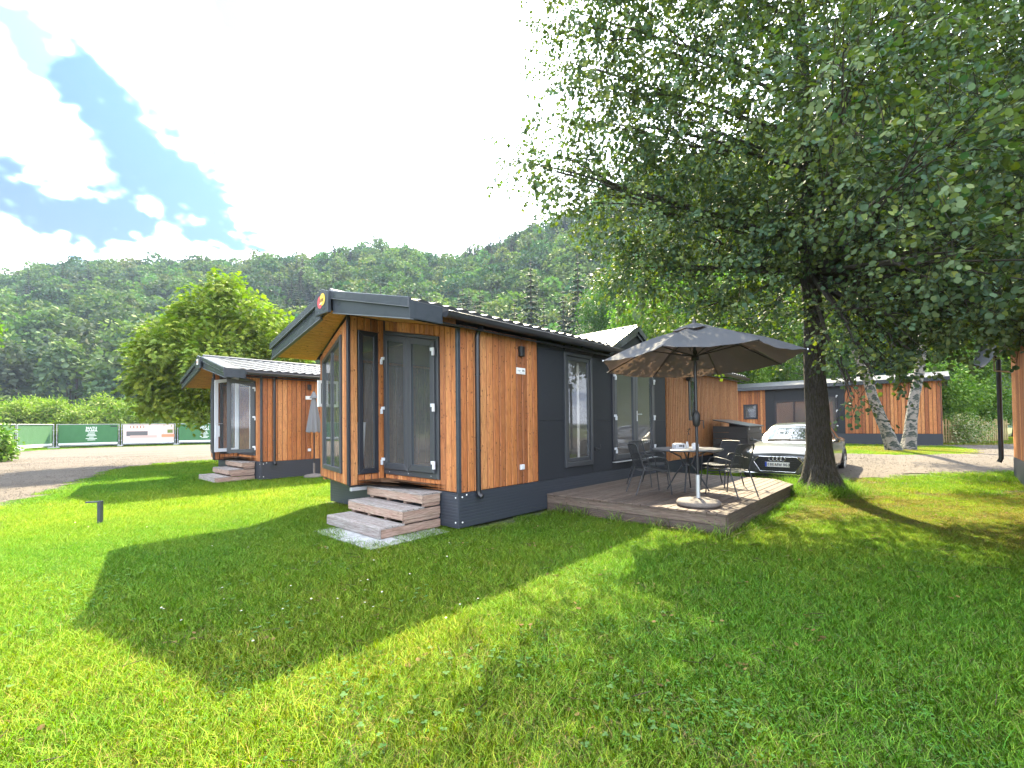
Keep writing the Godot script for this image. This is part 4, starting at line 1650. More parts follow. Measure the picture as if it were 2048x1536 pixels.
func fence_panel(a: Vector3, b: Vector3, label: String, print_: String) -> void:
	var root := thing("construction_fence", label, "fence", a, 0.0, "fence panels along the gravel road")
	var d := b - a
	var len_ := d.length()
	d = d.normalized()
	var up := Vector3.UP
	var n := d.cross(up)
	var h := 2.0
	if n.z < 0:
		n = -n
	var q := mb()
	q.tube([up * .12, up * h], .024, 6)
	q.tube([d * len_ + up * .12, d * len_ + up * h], .024, 6)
	part(q, "post", M.galv, root)
	q = mb()
	q.tube([up * (h - .02), d * len_ + up * (h - .02)], .02, 6)
	q.tube([up * .18, d * len_ + up * .18], .02, 6)
	part(q, "rail", M.galv, root)
	q = mb()
	for i in int(len_ / .12):
		var x := (i + .5) * .12
		q.tube([d * x + up * .18, d * x + up * (h - .02)], .0035, 3, false)
	part(q, "wire_mesh", M.galv, root)
	for e in [0.0, len_]:
		q = mb()
		q.box(d * e + up * .06, Vector3(.22, .12, .7), .02, Basis(d, up, n))
		part(q, "foot", M.concrete, root)
		q = mb()
		for y in [.5, 1.5]:
			q.box(d * e + up * y + n * .02, Vector3(.09, .05, .06), .008, Basis(d, up, n))
		part(q, "clamp", M.galv, root)
	q = mb()
	q.slab([d * .1 + up * .42 + n * .03, d * (len_ - .1) + up * .42 + n * .03, d * (len_ - .1) + up * 1.93 + n * .03, d * .1 + up * 1.93 + n * .03], n, .006)
	var ban := part(q, "banner", M.banner if print_ == "green" else M.print_pink, root)
	q = mb()
	q.slab([d * .1 + up * .25 + n * .031, d * (len_ - .1) + up * .25 + n * .031, d * (len_ - .1) + up * .415 + n * .031, d * .1 + up * .415 + n * .031], n, .006)
	part(q, "banner_strip", M.print_white, ban)
	var right := up.cross(n)
	var sgn := 1.0 if right.dot(d) > 0 else -1.0
	var put := func(x: float, y: float, w: float, hh: float, mat: Material, lift := 0.0):
		var e := mb()
		var c: Vector3 = d * x + up * y + n * (.0365 + lift)
		e.slab([c - d * w * .5 - up * hh * .5, c + d * w * .5 - up * hh * .5, c + d * w * .5 + up * hh * .5, c - d * w * .5 + up * hh * .5], n, .002)
		part(e, "print", mat, ban)
	if print_ == "green":
		var cx := len_ * (.5 + .04 * sgn)
		text(ban, "lettering", "NATU", .27, d * cx + up * 1.66 + n * .04, right, up, M.print_white, .003, false, true)
		text(ban, "lettering", "RAMA", .27, d * cx + up * 1.44 + n * .04, right, up, M.print_white, .003, false, true)
		for k in 6:
			put.call(cx, 1.24 - k * .12, [.42, .5, .62, .3, .72, .5][k], .05, M.print_white)
		put.call(len_ * (.5 + .41 * sgn), 1.8, .45, .1, M.ink)
	else:
		put.call(len_ * (.5 - .22 * sgn), 1.72, 1.0, .22, M.print_brown)
		for k in 4:
			put.call(len_ * (.5 - .22 * sgn) + (k - 1.5) * .24, 1.72, .14, .12, M.print_white, .003)
		put.call(len_ * (.5 - .22 * sgn), 1.12, 1.5, .42, M.print_grey)
		put.call(len_ * (.5 - .1 * sgn), .85, 1.9, .22, M.print_rose, .003)
		put.call(len_ * (.5 + .36 * sgn), .9, .95, .26, M.print_orange, .006)
		put.call(len_ * (.5 + .4 * sgn), 1.3, .4, .32, M.print_green, .006)
		put.call(len_ * (.5 + .27 * sgn), 1.45, .03, .9, M.print_rose)


func build_small() -> void:
	var root := thing("path_light", "low dark path light with a short side arm standing in the lawn", "path light", Vector3(-6.69, 0, -7.47))
	var q := mb()
	q.box(Vector3(0, .19, 0), Vector3(.055, .4, .055), .004)
	part(q, "post", M.metal, root)
	q = mb()
	q.box(Vector3(-.075, .378, .03), Vector3(.2, .022, .055), .004, Basis(Vector3.UP, .4))
	part(q, "arm", M.metal, root)
	var pot := thing("white_planter", "tall white tapered planter standing inside the narrow bay window", "planter", loc(-.32, .65, 2.32), YAW)
	q = mb()
	q.lathe([Vector2(0, 0), Vector2(.12, 0), Vector2(.085, .05), Vector2(.10, .35), Vector2(.135, .9), Vector2(.14, .97), Vector2(.125, .97), Vector2(.12, .9)], Vector3.ZERO, 24)
	part(q, "pot", M.white, pot)
	# satellite dish
	var dp := Vector3(10.75, 2.98, -10.35)
	var r2 := thing("satellite_dish", "dark oval satellite dish on a bracket at the right-hand cabin", "satellite dish", dp)
	var axis := Vector3(-.80, .28, -.20).normalized()
	var side := axis.cross(Vector3.UP).normalized()
	var b := Basis(side, axis, side.cross(axis))
	q = mb()
	q.lathe([Vector2(0, .0), Vector2(.12, .008), Vector2(.22, .03), Vector2(.3, .06), Vector2(.305, .055), Vector2(.22, .018), Vector2(.1, -.006), Vector2(0, -.01)], Vector3.ZERO, 28, b)
	part(q, "reflector", M.dish, r2)
	q = mb()
	var low := -b.z * .28 if b.z.y > 0 else b.z * .28
	q.tube([low + axis * .04, low * .9 + axis * .42], .012, 6)
	part(q, "arm", M.black, r2)
	q = mb()
	q.box(low * .85 + axis * .45, Vector3(.06, .1, .06), .01, b)
	part(q, "receiver", M.black, r2)
	q = mb()
	q.tube([-axis * .02, -axis * .12, -axis * .12 - Vector3(0, .3, 0), Vector3(1.15, -.34, -.42)], .018, 6)
	part(q, "bracket", M.galv, r2)
	# picket fence
	var pa := Vector3(20.6, 0, -22.6)
	var pb := Vector3(27.5, 0, -25.4)
	var pf := thing("picket_fence", "rough split-wood picket fence in front of the bright bushes", "fence", pa)
	var d := (pb - pa).normalized()
	var n := int(pa.distance_to(pb) / .21)
	for i in n:
		var p := d * i * .21
		var y := gh(pa.x + p.x, pa.z + p.z)
		q = mb()
		var lean := rnd(-.03, .03)
		q.tube([p + Vector3(0, y, 0), p + Vector3(lean, y + 1.12 + rnd(-.08, .08), 0)], [.035, .03], 5)
		part(q, "picket", M.picket, pf)
	for y in [.35, .9]:
		q = mb(d)
		q.tube([Vector3(0, y + .38, -.04), (pb - pa) + Vector3(0, y + .38, -.04)], .03, 6)
		part(q, "rail", M.picket, pf)


func add_leaf(q: MB, at: Vector3, along: Vector3, up: Vector3, l: float, w: float, col: Color, round_: bool) -> void:
	var side := along.cross(up).normalized()
	var nn := side.cross(along).normalized()
	q.tint = col
	if round_:
		var drop := nn * l * .10
		var pts := [at, at + along * l * .28 + side * w * .46 - drop * .5, at + along * l * .68 + side * w * .5 - drop, at + along * l - drop * 1.6, at + along * l * .68 - side * w * .5 - drop, at + along * l * .28 - side * w * .46 - drop * .5]
		var f := q.v.size()
		for i in 6:
			var tilt: Vector3 = (nn + side * ([0.0, .25, .25, 0.0, -.25, -.25][i])).normalized()
			q.vert(pts[i], tilt, Vector2.ZERO)
		q.ix.append_array(PackedInt32Array([f, f + 2, f + 1, f, f + 3, f + 2, f, f + 4, f + 3, f, f + 5, f + 4]))
	else:
		var f := q.v.size()
		q.vert(at, nn, Vector2.ZERO)
		q.vert(at + along * l * .5 + side * w * .5, nn, Vector2.ZERO)
		q.vert(at + along * l - nn * l * .12, nn, Vector2.ZERO)
		q.vert(at + along * l * .5 - side * w * .5, nn, Vector2.ZERO)
		q.ix.append_array(PackedInt32Array([f, f + 2, f + 1, f, f + 3, f + 2]))


func twig_mesh(n: int, l: float, size: float, cols: Array) -> ArrayMesh:     # a twig along +z with round leaves
	var q := MB.new()
	q.tint = Color(.05, .042, .03)
	q.tube([Vector3.ZERO, Vector3(0, .01, l * .5), Vector3(0, -.03, l)], [.005, .0035, .002], 3, false)
	for i in n:
		var t := rnd(.1, 1.0)
		var p := Vector3(0, .01 - .04 * t * t, l * t) + rdir() * .03
		var a := rnd(0, TAU)
		var out := (Vector3(cos(a), sin(a) * .5, rnd(.1, .8))).normalized()
		var s := size * rnd(.5, 1.12)
		p += out * rnd(.02, .09)
		var up := (Vector3.UP + rdir() * .9).normalized()
		add_leaf(q, p, (out + Vector3.DOWN * rnd(.0, .6)).normalized(), up, s, s * .9, mix_color(cols), true)
	return q.done()


func clump_mesh(n: int, rad: float, size: float, cols: Array, round_ := false, narrow := .6, flat_ := 1.0) -> ArrayMesh:
	var q := MB.new()
	for i in n:
		var d := rdir()
		var p := d * rad * pow(rng.randf(), .45)
		p.y *= flat_
		var along := (d + rdir() * .8 + Vector3.DOWN * .25).normalized()
		var up := (Vector3.UP * .8 + d * .5 + rdir() * .6).normalized()
		var s := size * rnd(.6, 1.25)
		add_leaf(q, p, along, up, s, s * narrow, mix_color(cols), round_)
	return q.done()


func palmate_mesh(n: int, rad: float, size: float, cols: Array) -> ArrayMesh:     # clump of chestnut leaves
	var q := MB.new()
	for i in n:
		var d := rdir()
		var p := d * rad * pow(rng.randf(), .5)
		var out := (Vector3(d.x, -.25 + d.y * .3, d.z) + rdir() * .25).normalized()
		var up := (Vector3.UP + rdir() * .35).normalized()
		var side := out.cross(up).normalized()
		var col := mix_color(cols)
		for k in 6:
			var a := (k - 2.5) * .55
			var al := (out * cos(a) + side * sin(a) + Vector3.DOWN * .3).normalized()
			var s := size * (1.0 - .12 * absf(k - 2.5)) * rnd(.85, 1.1)
			add_leaf(q, p, al, up, s, s * .36, col, false)
	return q.done()


func limb(q: MB, a: Vector3, b: Vector3, r0: float, r1: float, sag := .0) -> void:
	var pts := []
	var rr := []
	var mid := (a + b) * .5 + Vector3(rnd(-.1, .1), sag + rnd(-.05, .1), rnd(-.1, .1)) * a.distance_to(b) * .6
	for i in 7:
		var t := i / 6.0
		pts.append(a.lerp(mid, t).lerp(mid.lerp(b, t), t))
		rr.append(lerpf(r0, r1, t))
	q.tube(pts, rr, 6, false)


func trunk_mesh(h: float, r0: float, r1: float, flare: float, lean: Vector3, knob := .10) -> MB:
	var q := mb()
	var rows := []
	var n := 44
	var segs := 28
	for i in n + 1:
		var t := i / float(n)
		var y := h * pow(t, 1.25) - (.25 if i == 0 else 0.0)
		var line := []
		var c := lean * (y / h) + Vector3(noise.get_noise_2d(y * 14.0, r0 * 900.0), 0, noise.get_noise_2d(y * 14.0, 50.0 + r0 * 700.0)) * .05
		for k in segs + 1:
			var a := TAU * (k % segs) / segs
			var r := lerpf(r0, r1, t)
			var lobes := .5 + .5 * sin(a * 5.0 + 1.3 + y)
			r += flare * exp(-maxf(y, 0) / .28) * (.35 + .65 * lobes)
			r *= 1.0 + knob * noise.get_noise_3d(cos(a) * 60.0, y * 55.0, sin(a) * 60.0) + knob * .6 * noise.get_noise_3d(cos(a) * 220.0, y * 120.0, sin(a) * 220.0)
			line.append(c + Vector3(cos(a) * r, y, sin(a) * r))
		rows.append(line)
	q.grid(rows)
	for i in q.t.size():
		q.t[i] = Vector2(q.t[i].x * 2.0, q.v[i].y * .55)
	for i in n + 1:      # close the shading seam
		var s: int = i * (segs + 1)
		var m := (q.n[s] + q.n[s + segs]).normalized()
		q.n[s] = m
		q.n[s + segs] = m
	return q


func scatter(blobs: Array, per: float, shell: float, smin := .8, smax := 1.25) -> Array:
	var out := []
	for b in blobs:
		var c: Vector3 = b[0]
		var r: float = b[1]
		var k: float = b[2] if b.size() > 2 else 1.0
		for i in maxi(3, int(per * r * r * k)):
			var d := rdir()
			var f := pow(rng.randf(), shell)
			var p := c + Vector3(d.x, d.y * .85, d.z) * r * f
			var fwd := (d + rdir() * .6 + Vector3.DOWN * .15).normalized()
			var up := (Vector3.UP + rdir() * .4).normalized()
			var side := up.cross(fwd).normalized()
			out.append(Transform3D(Basis(side, fwd.cross(side), fwd).scaled(Vector3.ONE * rnd(smin, smax)), p))
	return out


func random_blobs(h0: float, h1: float, rad: float, n: int, r0: float, r1: float) -> Array:
	var out := [[Vector3(0, (h0 + h1) * .5, 0), rad * .6]]
	for i in n:
		var t := rng.randf()
		var y := lerpf(h0, h1, t)
		var w := rad * sqrt(maxf(.06, 1.0 - pow((t - .42) / .62, 2)))
		var a := rnd(0, TAU)
		out.append([Vector3(cos(a) * w * rnd(.45, .95), y, sin(a) * w * rnd(.45, .95)), rnd(r0, r1)])
	return out


func leafy(called: String, label: String, category: String, group: String, at: Vector3, h: float, blobs: Array, meshes: Array, per: float, shell: float, mat: Material, tints: Array, tr: float, bark: Material, lean := Vector3.ZERO, flare := .1) -> Node3D:
	var root := thing(called, label, category, at, 0.0, group)
	if tr > 0:
		part(trunk_mesh(h, tr, tr * .25, flare, lean), "trunk", bark, root)
		var q := mb()
		for b in blobs:
			var c: Vector3 = b[0]
			var y := clampf(c.y - Vector2(c.x, c.z).length() * .3 + .1, h * .34, h * .9)
			limb(q, lean * (y / h) + Vector3(0, y, 0), c, minf(.07, tr * .26) * (1.0 - y / h * .5), .012, .06)
			for k in 4:
				var e: Vector3 = c + rdir() * float(b[1]) * .85
				limb(q, c.lerp(Vector3(0, y, 0), rnd(.1, .5)), e, minf(.018, tr * .09), .004)
		part(q, "branches", M.branch, root)
	var where := scatter(blobs, per, shell)
	var groups := []
	for m in meshes:
		groups.append([])
	for t in where:
		groups[rng.randi() % meshes.size()].append(t)
	for i in meshes.size():
		var cs := []
		for t in groups[i]:
			cs.append(mix_color(tints, .18))
		if groups[i].size():
			copies(meshes[i], mat, groups[i], cs, "crown", root).set_meta("kind", "stuff")
	return root


func spruce_mesh(h: float, r: float, cols: Array) -> ArrayMesh:
	var q := MB.new()
	q.tint = Color(.06, .05, .04)
	q.tube([Vector3.ZERO, Vector3(0, h, 0)], [h * .014, .02], 5, false)
	var levels := 30
	for i in levels:
		var t := i / float(levels)
		var y := h * (.08 + .92 * t)
		var rr := r * pow(1.0 - t, .85) * rnd(.8, 1.15) + .15
		var n := int(lerpf(11, 5, t))
		for k in n:
			var a := TAU * (k + rng.randf()) / n
			var d := Vector3(cos(a), 0, sin(a))
			var side := Vector3(-sin(a), 0, cos(a))
			var tip := Vector3(0, y - rr * .32, 0) + d * rr * rnd(.75, 1.1)
			var base := Vector3(0, y, 0)
			for s in 4:
				var f := (s + .4) / 4.0
				var p := base.lerp(tip, f)
				for e in [-1.0, 1.0]:
					var al: Vector3 = (d * .6 + side * e * .8 + Vector3.DOWN * .45).normalized()
					add_leaf(q, p, al, (Vector3.UP + rdir() * .3).normalized(), rr * .42 * rnd(.7, 1.2), rr * .24, mix_color(cols, .25), false)
			add_leaf(q, base.lerp(tip, .6), (tip - base).normalized(), Vector3.UP, rr * .5, rr * .25, mix_color(cols, .25), false)
	return q.done()


func forest_tree_mesh(h: float, r: float, n: int, cols: Array, kind: int) -> ArrayMesh:
	var q := MB.new()
	q.tint = Color(.05, .045, .035)
	q.tube([Vector3(0, -2, 0), Vector3(0, h * .6, 0)], [.3, .12], 4, false)
	var lobes := []
	for i in 11:
		var t := rng.randf()
		var a := rnd(0, TAU)
		var w := r * sqrt(maxf(.1, 1.0 - pow((t - .3) / .75, 2)))
		lobes.append([Vector3(cos(a) * w * .62, h * (.36 + .55 * t), sin(a) * w * .62), r * rnd(.32, .5)])
	lobes.append([Vector3(0, h * .86, 0), r * .42])
	for i in n:
		var l = lobes[rng.randi() % lobes.size()]
		var d := rdir()
		if d.y < -.4:
			d.y = -d.y
		var p: Vector3 = l[0] + d * float(l[1]) * rnd(.8, 1.05)
		var s := r * .20 * rnd(.6, 1.3)
		add_leaf(q, p, (d + rdir() * .9).normalized(), (d + Vector3.UP * .5 + rdir() * .4).normalized(), s, s * .85, mix_color(cols, .2), false)
	return q.done()


func grass_mesh(n: int, rad: float, hmin: float, hmax: float, wd: float, cols: Array, straw: float) -> ArrayMesh:
	var q := MB.new()
	for i in n:
		var a := rnd(0, TAU)
		var rr := rad * sqrt(rng.randf())
		var p := Vector3(cos(a) * rr, -.004, sin(a) * rr)
		var h := rnd(hmin, hmax)
		if rng.randf() < .04:
			h *= 1.7
		var yaw := rnd(0, TAU)
		var side := Vector3(cos(yaw), 0, sin(yaw)) * wd * rnd(.7, 1.3) * .5
		var lean := Vector3(rng.randfn(), 0, rng.randfn()) * h * .72
		var dry := rng.randf() < straw
		q.tint = mix_color([Color(.34, .29, .13), Color(.27, .22, .10)]) if dry else mix_color(cols, .2)
		if dry:
			lean *= 1.9
			h *= .7
		var m := p + lean * .35 + Vector3(0, h * .6, 0)
		var e := p + lean + Vector3(0, h * .97, 0)
		var nn := (side.cross(e - p)).normalized()
		if nn.y < 0:
			nn = -nn
		nn = (nn + Vector3.UP * 1.5).normalized()
		var f := q.v.size()
		q.vert(p - side, nn, Vector2.ZERO)
		q.vert(p + side, nn, Vector2.ZERO)
		q.vert(m - side * .8, nn, Vector2.ZERO)
		q.vert(m + side * .8, nn, Vector2.ZERO)
		q.vert(e, nn, Vector2.ZERO)
		q.ix.append_array(PackedInt32Array([f, f + 2, f + 1, f + 1, f + 2, f + 3, f + 2, f + 4, f + 3]))
	return q.done()


func weed_mesh(n: int, rad: float, size: float, cols: Array) -> ArrayMesh:      # clover and other low leaves
	var q := MB.new()
	for i in n:
		var a := rnd(0, TAU)
		var rr := rad * sqrt(rng.randf())
		var p := Vector3(cos(a) * rr, rnd(.015, .05), sin(a) * rr)
		var b := rnd(0, TAU)
		var col := mix_color(cols, .15)
		for k in 3:
			var al := Vector3(cos(b + k * TAU / 3), rnd(-.1, .3), sin(b + k * TAU / 3)).normalized()
			var s := size * rnd(.7, 1.3)
			add_leaf(q, p, al, Vector3.UP, s, s * .85, col, true)
	return q.done()


func in_lawn(x: float, z: float) -> bool:
	var p := Vector2(x, z)
	if Geometry2D.is_point_in_polygon(p, road_left):
		return false
	if Geometry2D.is_point_in_polygon(p, road_right) and not Geometry2D.is_point_in_polygon(p, island):
		return false
	var w := Vector3(x, 0, z) - C0
	var u := w.dot(dL)
	var v := w.dot(dG)
	if u > -.03 and u < 13.3 and v > -.03 and v < 4.0:
		return false
	if u > 2.0 and u < 6.3 and v > -3.12 and v < 0.1:
		return false
	if u > -1.12 and u < 0 and v > .33 and v < 1.9:
		return false
	if u > -1.40 and u < -.95 and v > .06 and v < 1.58:
		return false
	if u > .42 and u < 13 and v > 9.15 and v < 13.2:
		return false
	if u > 0 and u < 13 and v < 0 and v > -.35:
		return false
	return true


func build_grass() -> void:
	var green := [Color(.145, .305, .036), Color(.195, .355, .042), Color(.105, .26, .036), Color(.27, .37, .05)]
	var near := []
	for i in 4:
		near.append(grass_mesh(1700, .34, .022, .06, .0036, green, .15))
	var mid := []
	for i in 3:
		mid.append(grass_mesh(1200, .42, .028, .065, .0055, green, .12))
	var far := []
	for i in 2:
		far.append(grass_mesh(800, .8, .03, .075, .013, green, .1))
	var sets := [[near, 1.0, 9.0, .27, []], [mid, 9.0, 20.0, .42, []], [far, 20.0, 46.0, .9, []]]
	var tones := []
	var fresh := [Color(1.0, 1.0, 1.0), Color(1.25, 1.1, 1.1), Color(.85, .95, .9)]
	for s in sets:
		var places := []
		var cs := []
		var sp: float = s[3]
		var z: float = -s[1]
		while z > -s[2]:
			var half := absf(z) * 1.2 + 1.2
			var x := -half
			while x < half:
				var px := x + rnd(-.5, .5) * sp
				var pz := z + rnd(-.5, .5) * sp
				if in_lawn(px, pz) and not (px > 14 and pz < -30):
					var b := Basis(Vector3.UP, rnd(0, TAU))
					var thin := noise.get_noise_2d(px * 9.0, pz * 9.0)
					var dryness := clampf(.5 + 1.1 * noise.get_noise_2d(px * 5.0 + 500.0, pz * 5.0) + .45 * smoothstep(3.5, 8.0, px), 0, 1)
					if thin > -.7:
						var sc := rnd(.8, 1.25) * (1.0 + .3 * thin)
						var brown := smoothstep(.72, 1.0, dryness) * smoothstep(2.0, 6.0, px)
						places.append(Transform3D(b.scaled(Vector3(1, sc * (1.0 - .35 * brown), 1)), Vector3(px, gh(px, pz), pz)))
						var q: Color = fresh[rng.randi() % 3]
						if brown > .3 and rng.randf() < .6:
							q = Color(1.15, .72, 1.9)
						cs.append(Color(lerpf(.85, 1.4, dryness) * q.r, lerpf(.95, 1.12, dryness) * q.g, q.b * .95))
				x += sp
			z -= sp
		var list: Array = s[0]
		for i in list.size():
			var pl := []
			var cc := []
			for k in range(i, places.size(), list.size()):
				pl.append(places[k])
				cc.append(cs[k])
			var o := copies(list[i], M.grass, pl, cc, numbered("grass"), self)
			o.set_meta("kind", "stuff")
			o.set_meta("label", "mown green lawn grass between the cabins")
	# tall tufts at the trunk, the deck edge and along the path
	var tall := grass_mesh(70, .16, .10, .30, .006, green, .35)
	var tp := []
	for i in 150:
		var c := Vector3(6.2, 0, -9.3)
		var a := rnd(0, TAU)
		var p := c + Vector3(cos(a), 0, sin(a)) * rnd(.42, .9)
		if i % 3 == 1:
			p = loc(rnd(2.2, 6.6), 0, -3.16 - absf(rng.randfn()) * .1)
		elif i % 3 == 2 and i % 2 == 0:
			p = loc(rnd(6.5, 8.2), 0, rnd(-1.5, -3.0))
		elif i % 9 == 5:
			p = loc(1.95 + rnd(-.1, .05), 0, rnd(-.2, -3.1))
		var sc := rnd(.5, 1.1) * (.6 if i % 3 == 1 else 1.0)
		tp.append(Transform3D(Basis(Vector3.UP, rnd(0, TAU)).scaled(Vector3(1, sc, 1)), Vector3(p.x, gh(p.x, p.z), p.z)))
	var tg := copies(tall, M.grass, tp, [], "tall_grass", self)
	tg.set_meta("kind", "stuff")
	tg.set_meta("label", "unmown grass tufts round the trunk and along the deck")
	# stones on the gravel
	var st := MB.new()
	for i in 14:
		var p := Vector3(rnd(-.5, .5), 0, rnd(-.5, .5))
		var r := rnd(.008, .024)
		var pts := []
		st.tint = Color.WHITE * rnd(.5, 1.5)
		for k in 6:
			var a := TAU * k / 6.0 + rnd(-.3, .3)
			pts.append(p + Vector3(cos(a) * r, r * .15, sin(a) * r * rnd(.6, 1.0)))
		var top := p + Vector3(rnd(-.3, .3) * r, r * .75, rnd(-.3, .3) * r)
		for k in 6:
			st.poly([pts[k], pts[(k + 1) % 6], top], (pts[k] - p) + Vector3(0, r, 0))
	var sp := []
	for i in 1500:
		var x := 0.0
		var z := 0.0
		if i % 3 == 0:
			z = -rnd(11.0, 22.0)
			x = rnd(.55, 1.05) * -z
		else:
			z = -rnd(6.0, 26.0)
			x = -rnd(.65, 1.15) * -z
		var q := Vector2(x, z)
		if Geometry2D.is_point_in_polygon(q, road_left) or (Geometry2D.is_point_in_polygon(q, road_right) and not Geometry2D.is_point_in_polygon(q, island)):
			sp.append(Transform3D(Basis(Vector3.UP, rnd(0, TAU)).scaled(Vector3.ONE * rnd(.7, 1.5)), Vector3(x, gh(x, z) + .012, z)))
	var so := copies(st.done(), M.stone, sp, [], "gravel_stones", self)
	so.set_meta("kind", "stuff")
	so.set_meta("label", "loose stones lying on the gravel road")
	# clover and broad leaves
	var weeds := [weed_mesh(46, .26, .010, [Color(.06, .17, .035), Color(.09, .21, .05)]), weed_mesh(8, .2, .020, [Color(.07, .17, .04), Color(.12, .22, .07)])]
	for i in 2:
		var pl := []
		var cc := []
		for k in 300:
			var z := -rnd(1.3, 9.0)
			var x := rnd(-1.2, 1.2) * absf(z)
			if in_lawn(x, z) and noise.get_noise_2d(x * 16.0 + 80.0 * i, z * 16.0) > .02:
				pl.append(Transform3D(Basis(Vector3.UP, rnd(0, TAU)), Vector3(x, gh(x, z), z)))
				cc.append(Color(1, 1, 1))
		var o := copies(weeds[i], M.grass, pl, cc, numbered("clover"), self)
		o.set_meta("kind", "stuff")
		o.set_meta("label", "low clover leaves growing among the lawn grass")
	# daisies
	var d := MB.new()
	d.tint = Color(.8, .8, .76)
	var ring := []
	for i in 10:
		ring.append(Vector3(cos(TAU * i / 10) * .009, .055, sin(TAU * i / 10) * .009))
	d.poly(ring, Vector3.UP)
	d.tint = Color(.75, .5, .03)
	ring = []
	for i in 6:
		ring.append(Vector3(cos(TAU * i / 6) * .0045, .0645, sin(TAU * i / 6) * .0045))
	d.poly(ring, Vector3.UP)
	var pl := []
	for i in 46:
		var c: Vector3 = [Vector3(-1.35, 0, -4.1), Vector3(-2.0, 0, -4.0), Vector3(-1.6, 0, -4.7), Vector3(-1.1, 0, -5.0), Vector3(-3.4, 0, -5.0), Vector3(-6.2, 0, -7.0)][i % 6]
		var x := c.x + rng.randfn() * .55
		var z := c.z + rng.randfn() * .5
		if in_lawn(x, z):
			pl.append(Transform3D(Basis(rdir(), rnd(0, .5)), Vector3(x, gh(x, z), z)))
	var o := copies(d.done(), M.grass, pl, [], "daisies", self)
	o.set_meta("kind", "stuff")
	o.set_meta("label", "tiny white daisies scattered in the shaded lawn")


func build_litter() -> void:
	var m := MB.new()
	add_leaf(m, Vector3.ZERO, Vector3.BACK, Vector3.UP, .05, .036, Color(.16, .095, .045), true)
	add_leaf(m, Vector3(.09, .004, .05), Vector3.LEFT, (Vector3.UP + Vector3.BACK * .5).normalized(), .035, .026, Color(.24, .16, .07), true)
	m.tint = Color(.11, .085, .06)
	m.tube([Vector3(-.08, .008, -.05), Vector3(.03, .012, -.09)], .0025, 3, false)
	var pl := []
	var cc := []
	for i in 900:
		var p := Vector2(7.0, -7.8) + Vector2(rng.randfn() * 3.6, rng.randfn() * 2.6)
		if i % 9 == 0:
			p = Vector2(rnd(-3.0, 3.0), -rnd(1.5, 6.0))
		if in_lawn(p.x, p.y) and p.y < -1.2:
			pl.append(Transform3D(Basis(Vector3.UP, rnd(0, TAU)).rotated(Vector3.RIGHT, rnd(-.3, .3)), Vector3(p.x, gh(p.x, p.y) + rnd(.015, .04), p.y)))
			cc.append(Color.WHITE * rnd(.7, 1.3))
	var o := copies(m.done(), M.grass, pl, cc, "leaf_litter", self)
	o.set_meta("kind", "stuff")
	o.set_meta("label", "dry brown leaves and bits of twig lying in the grass")


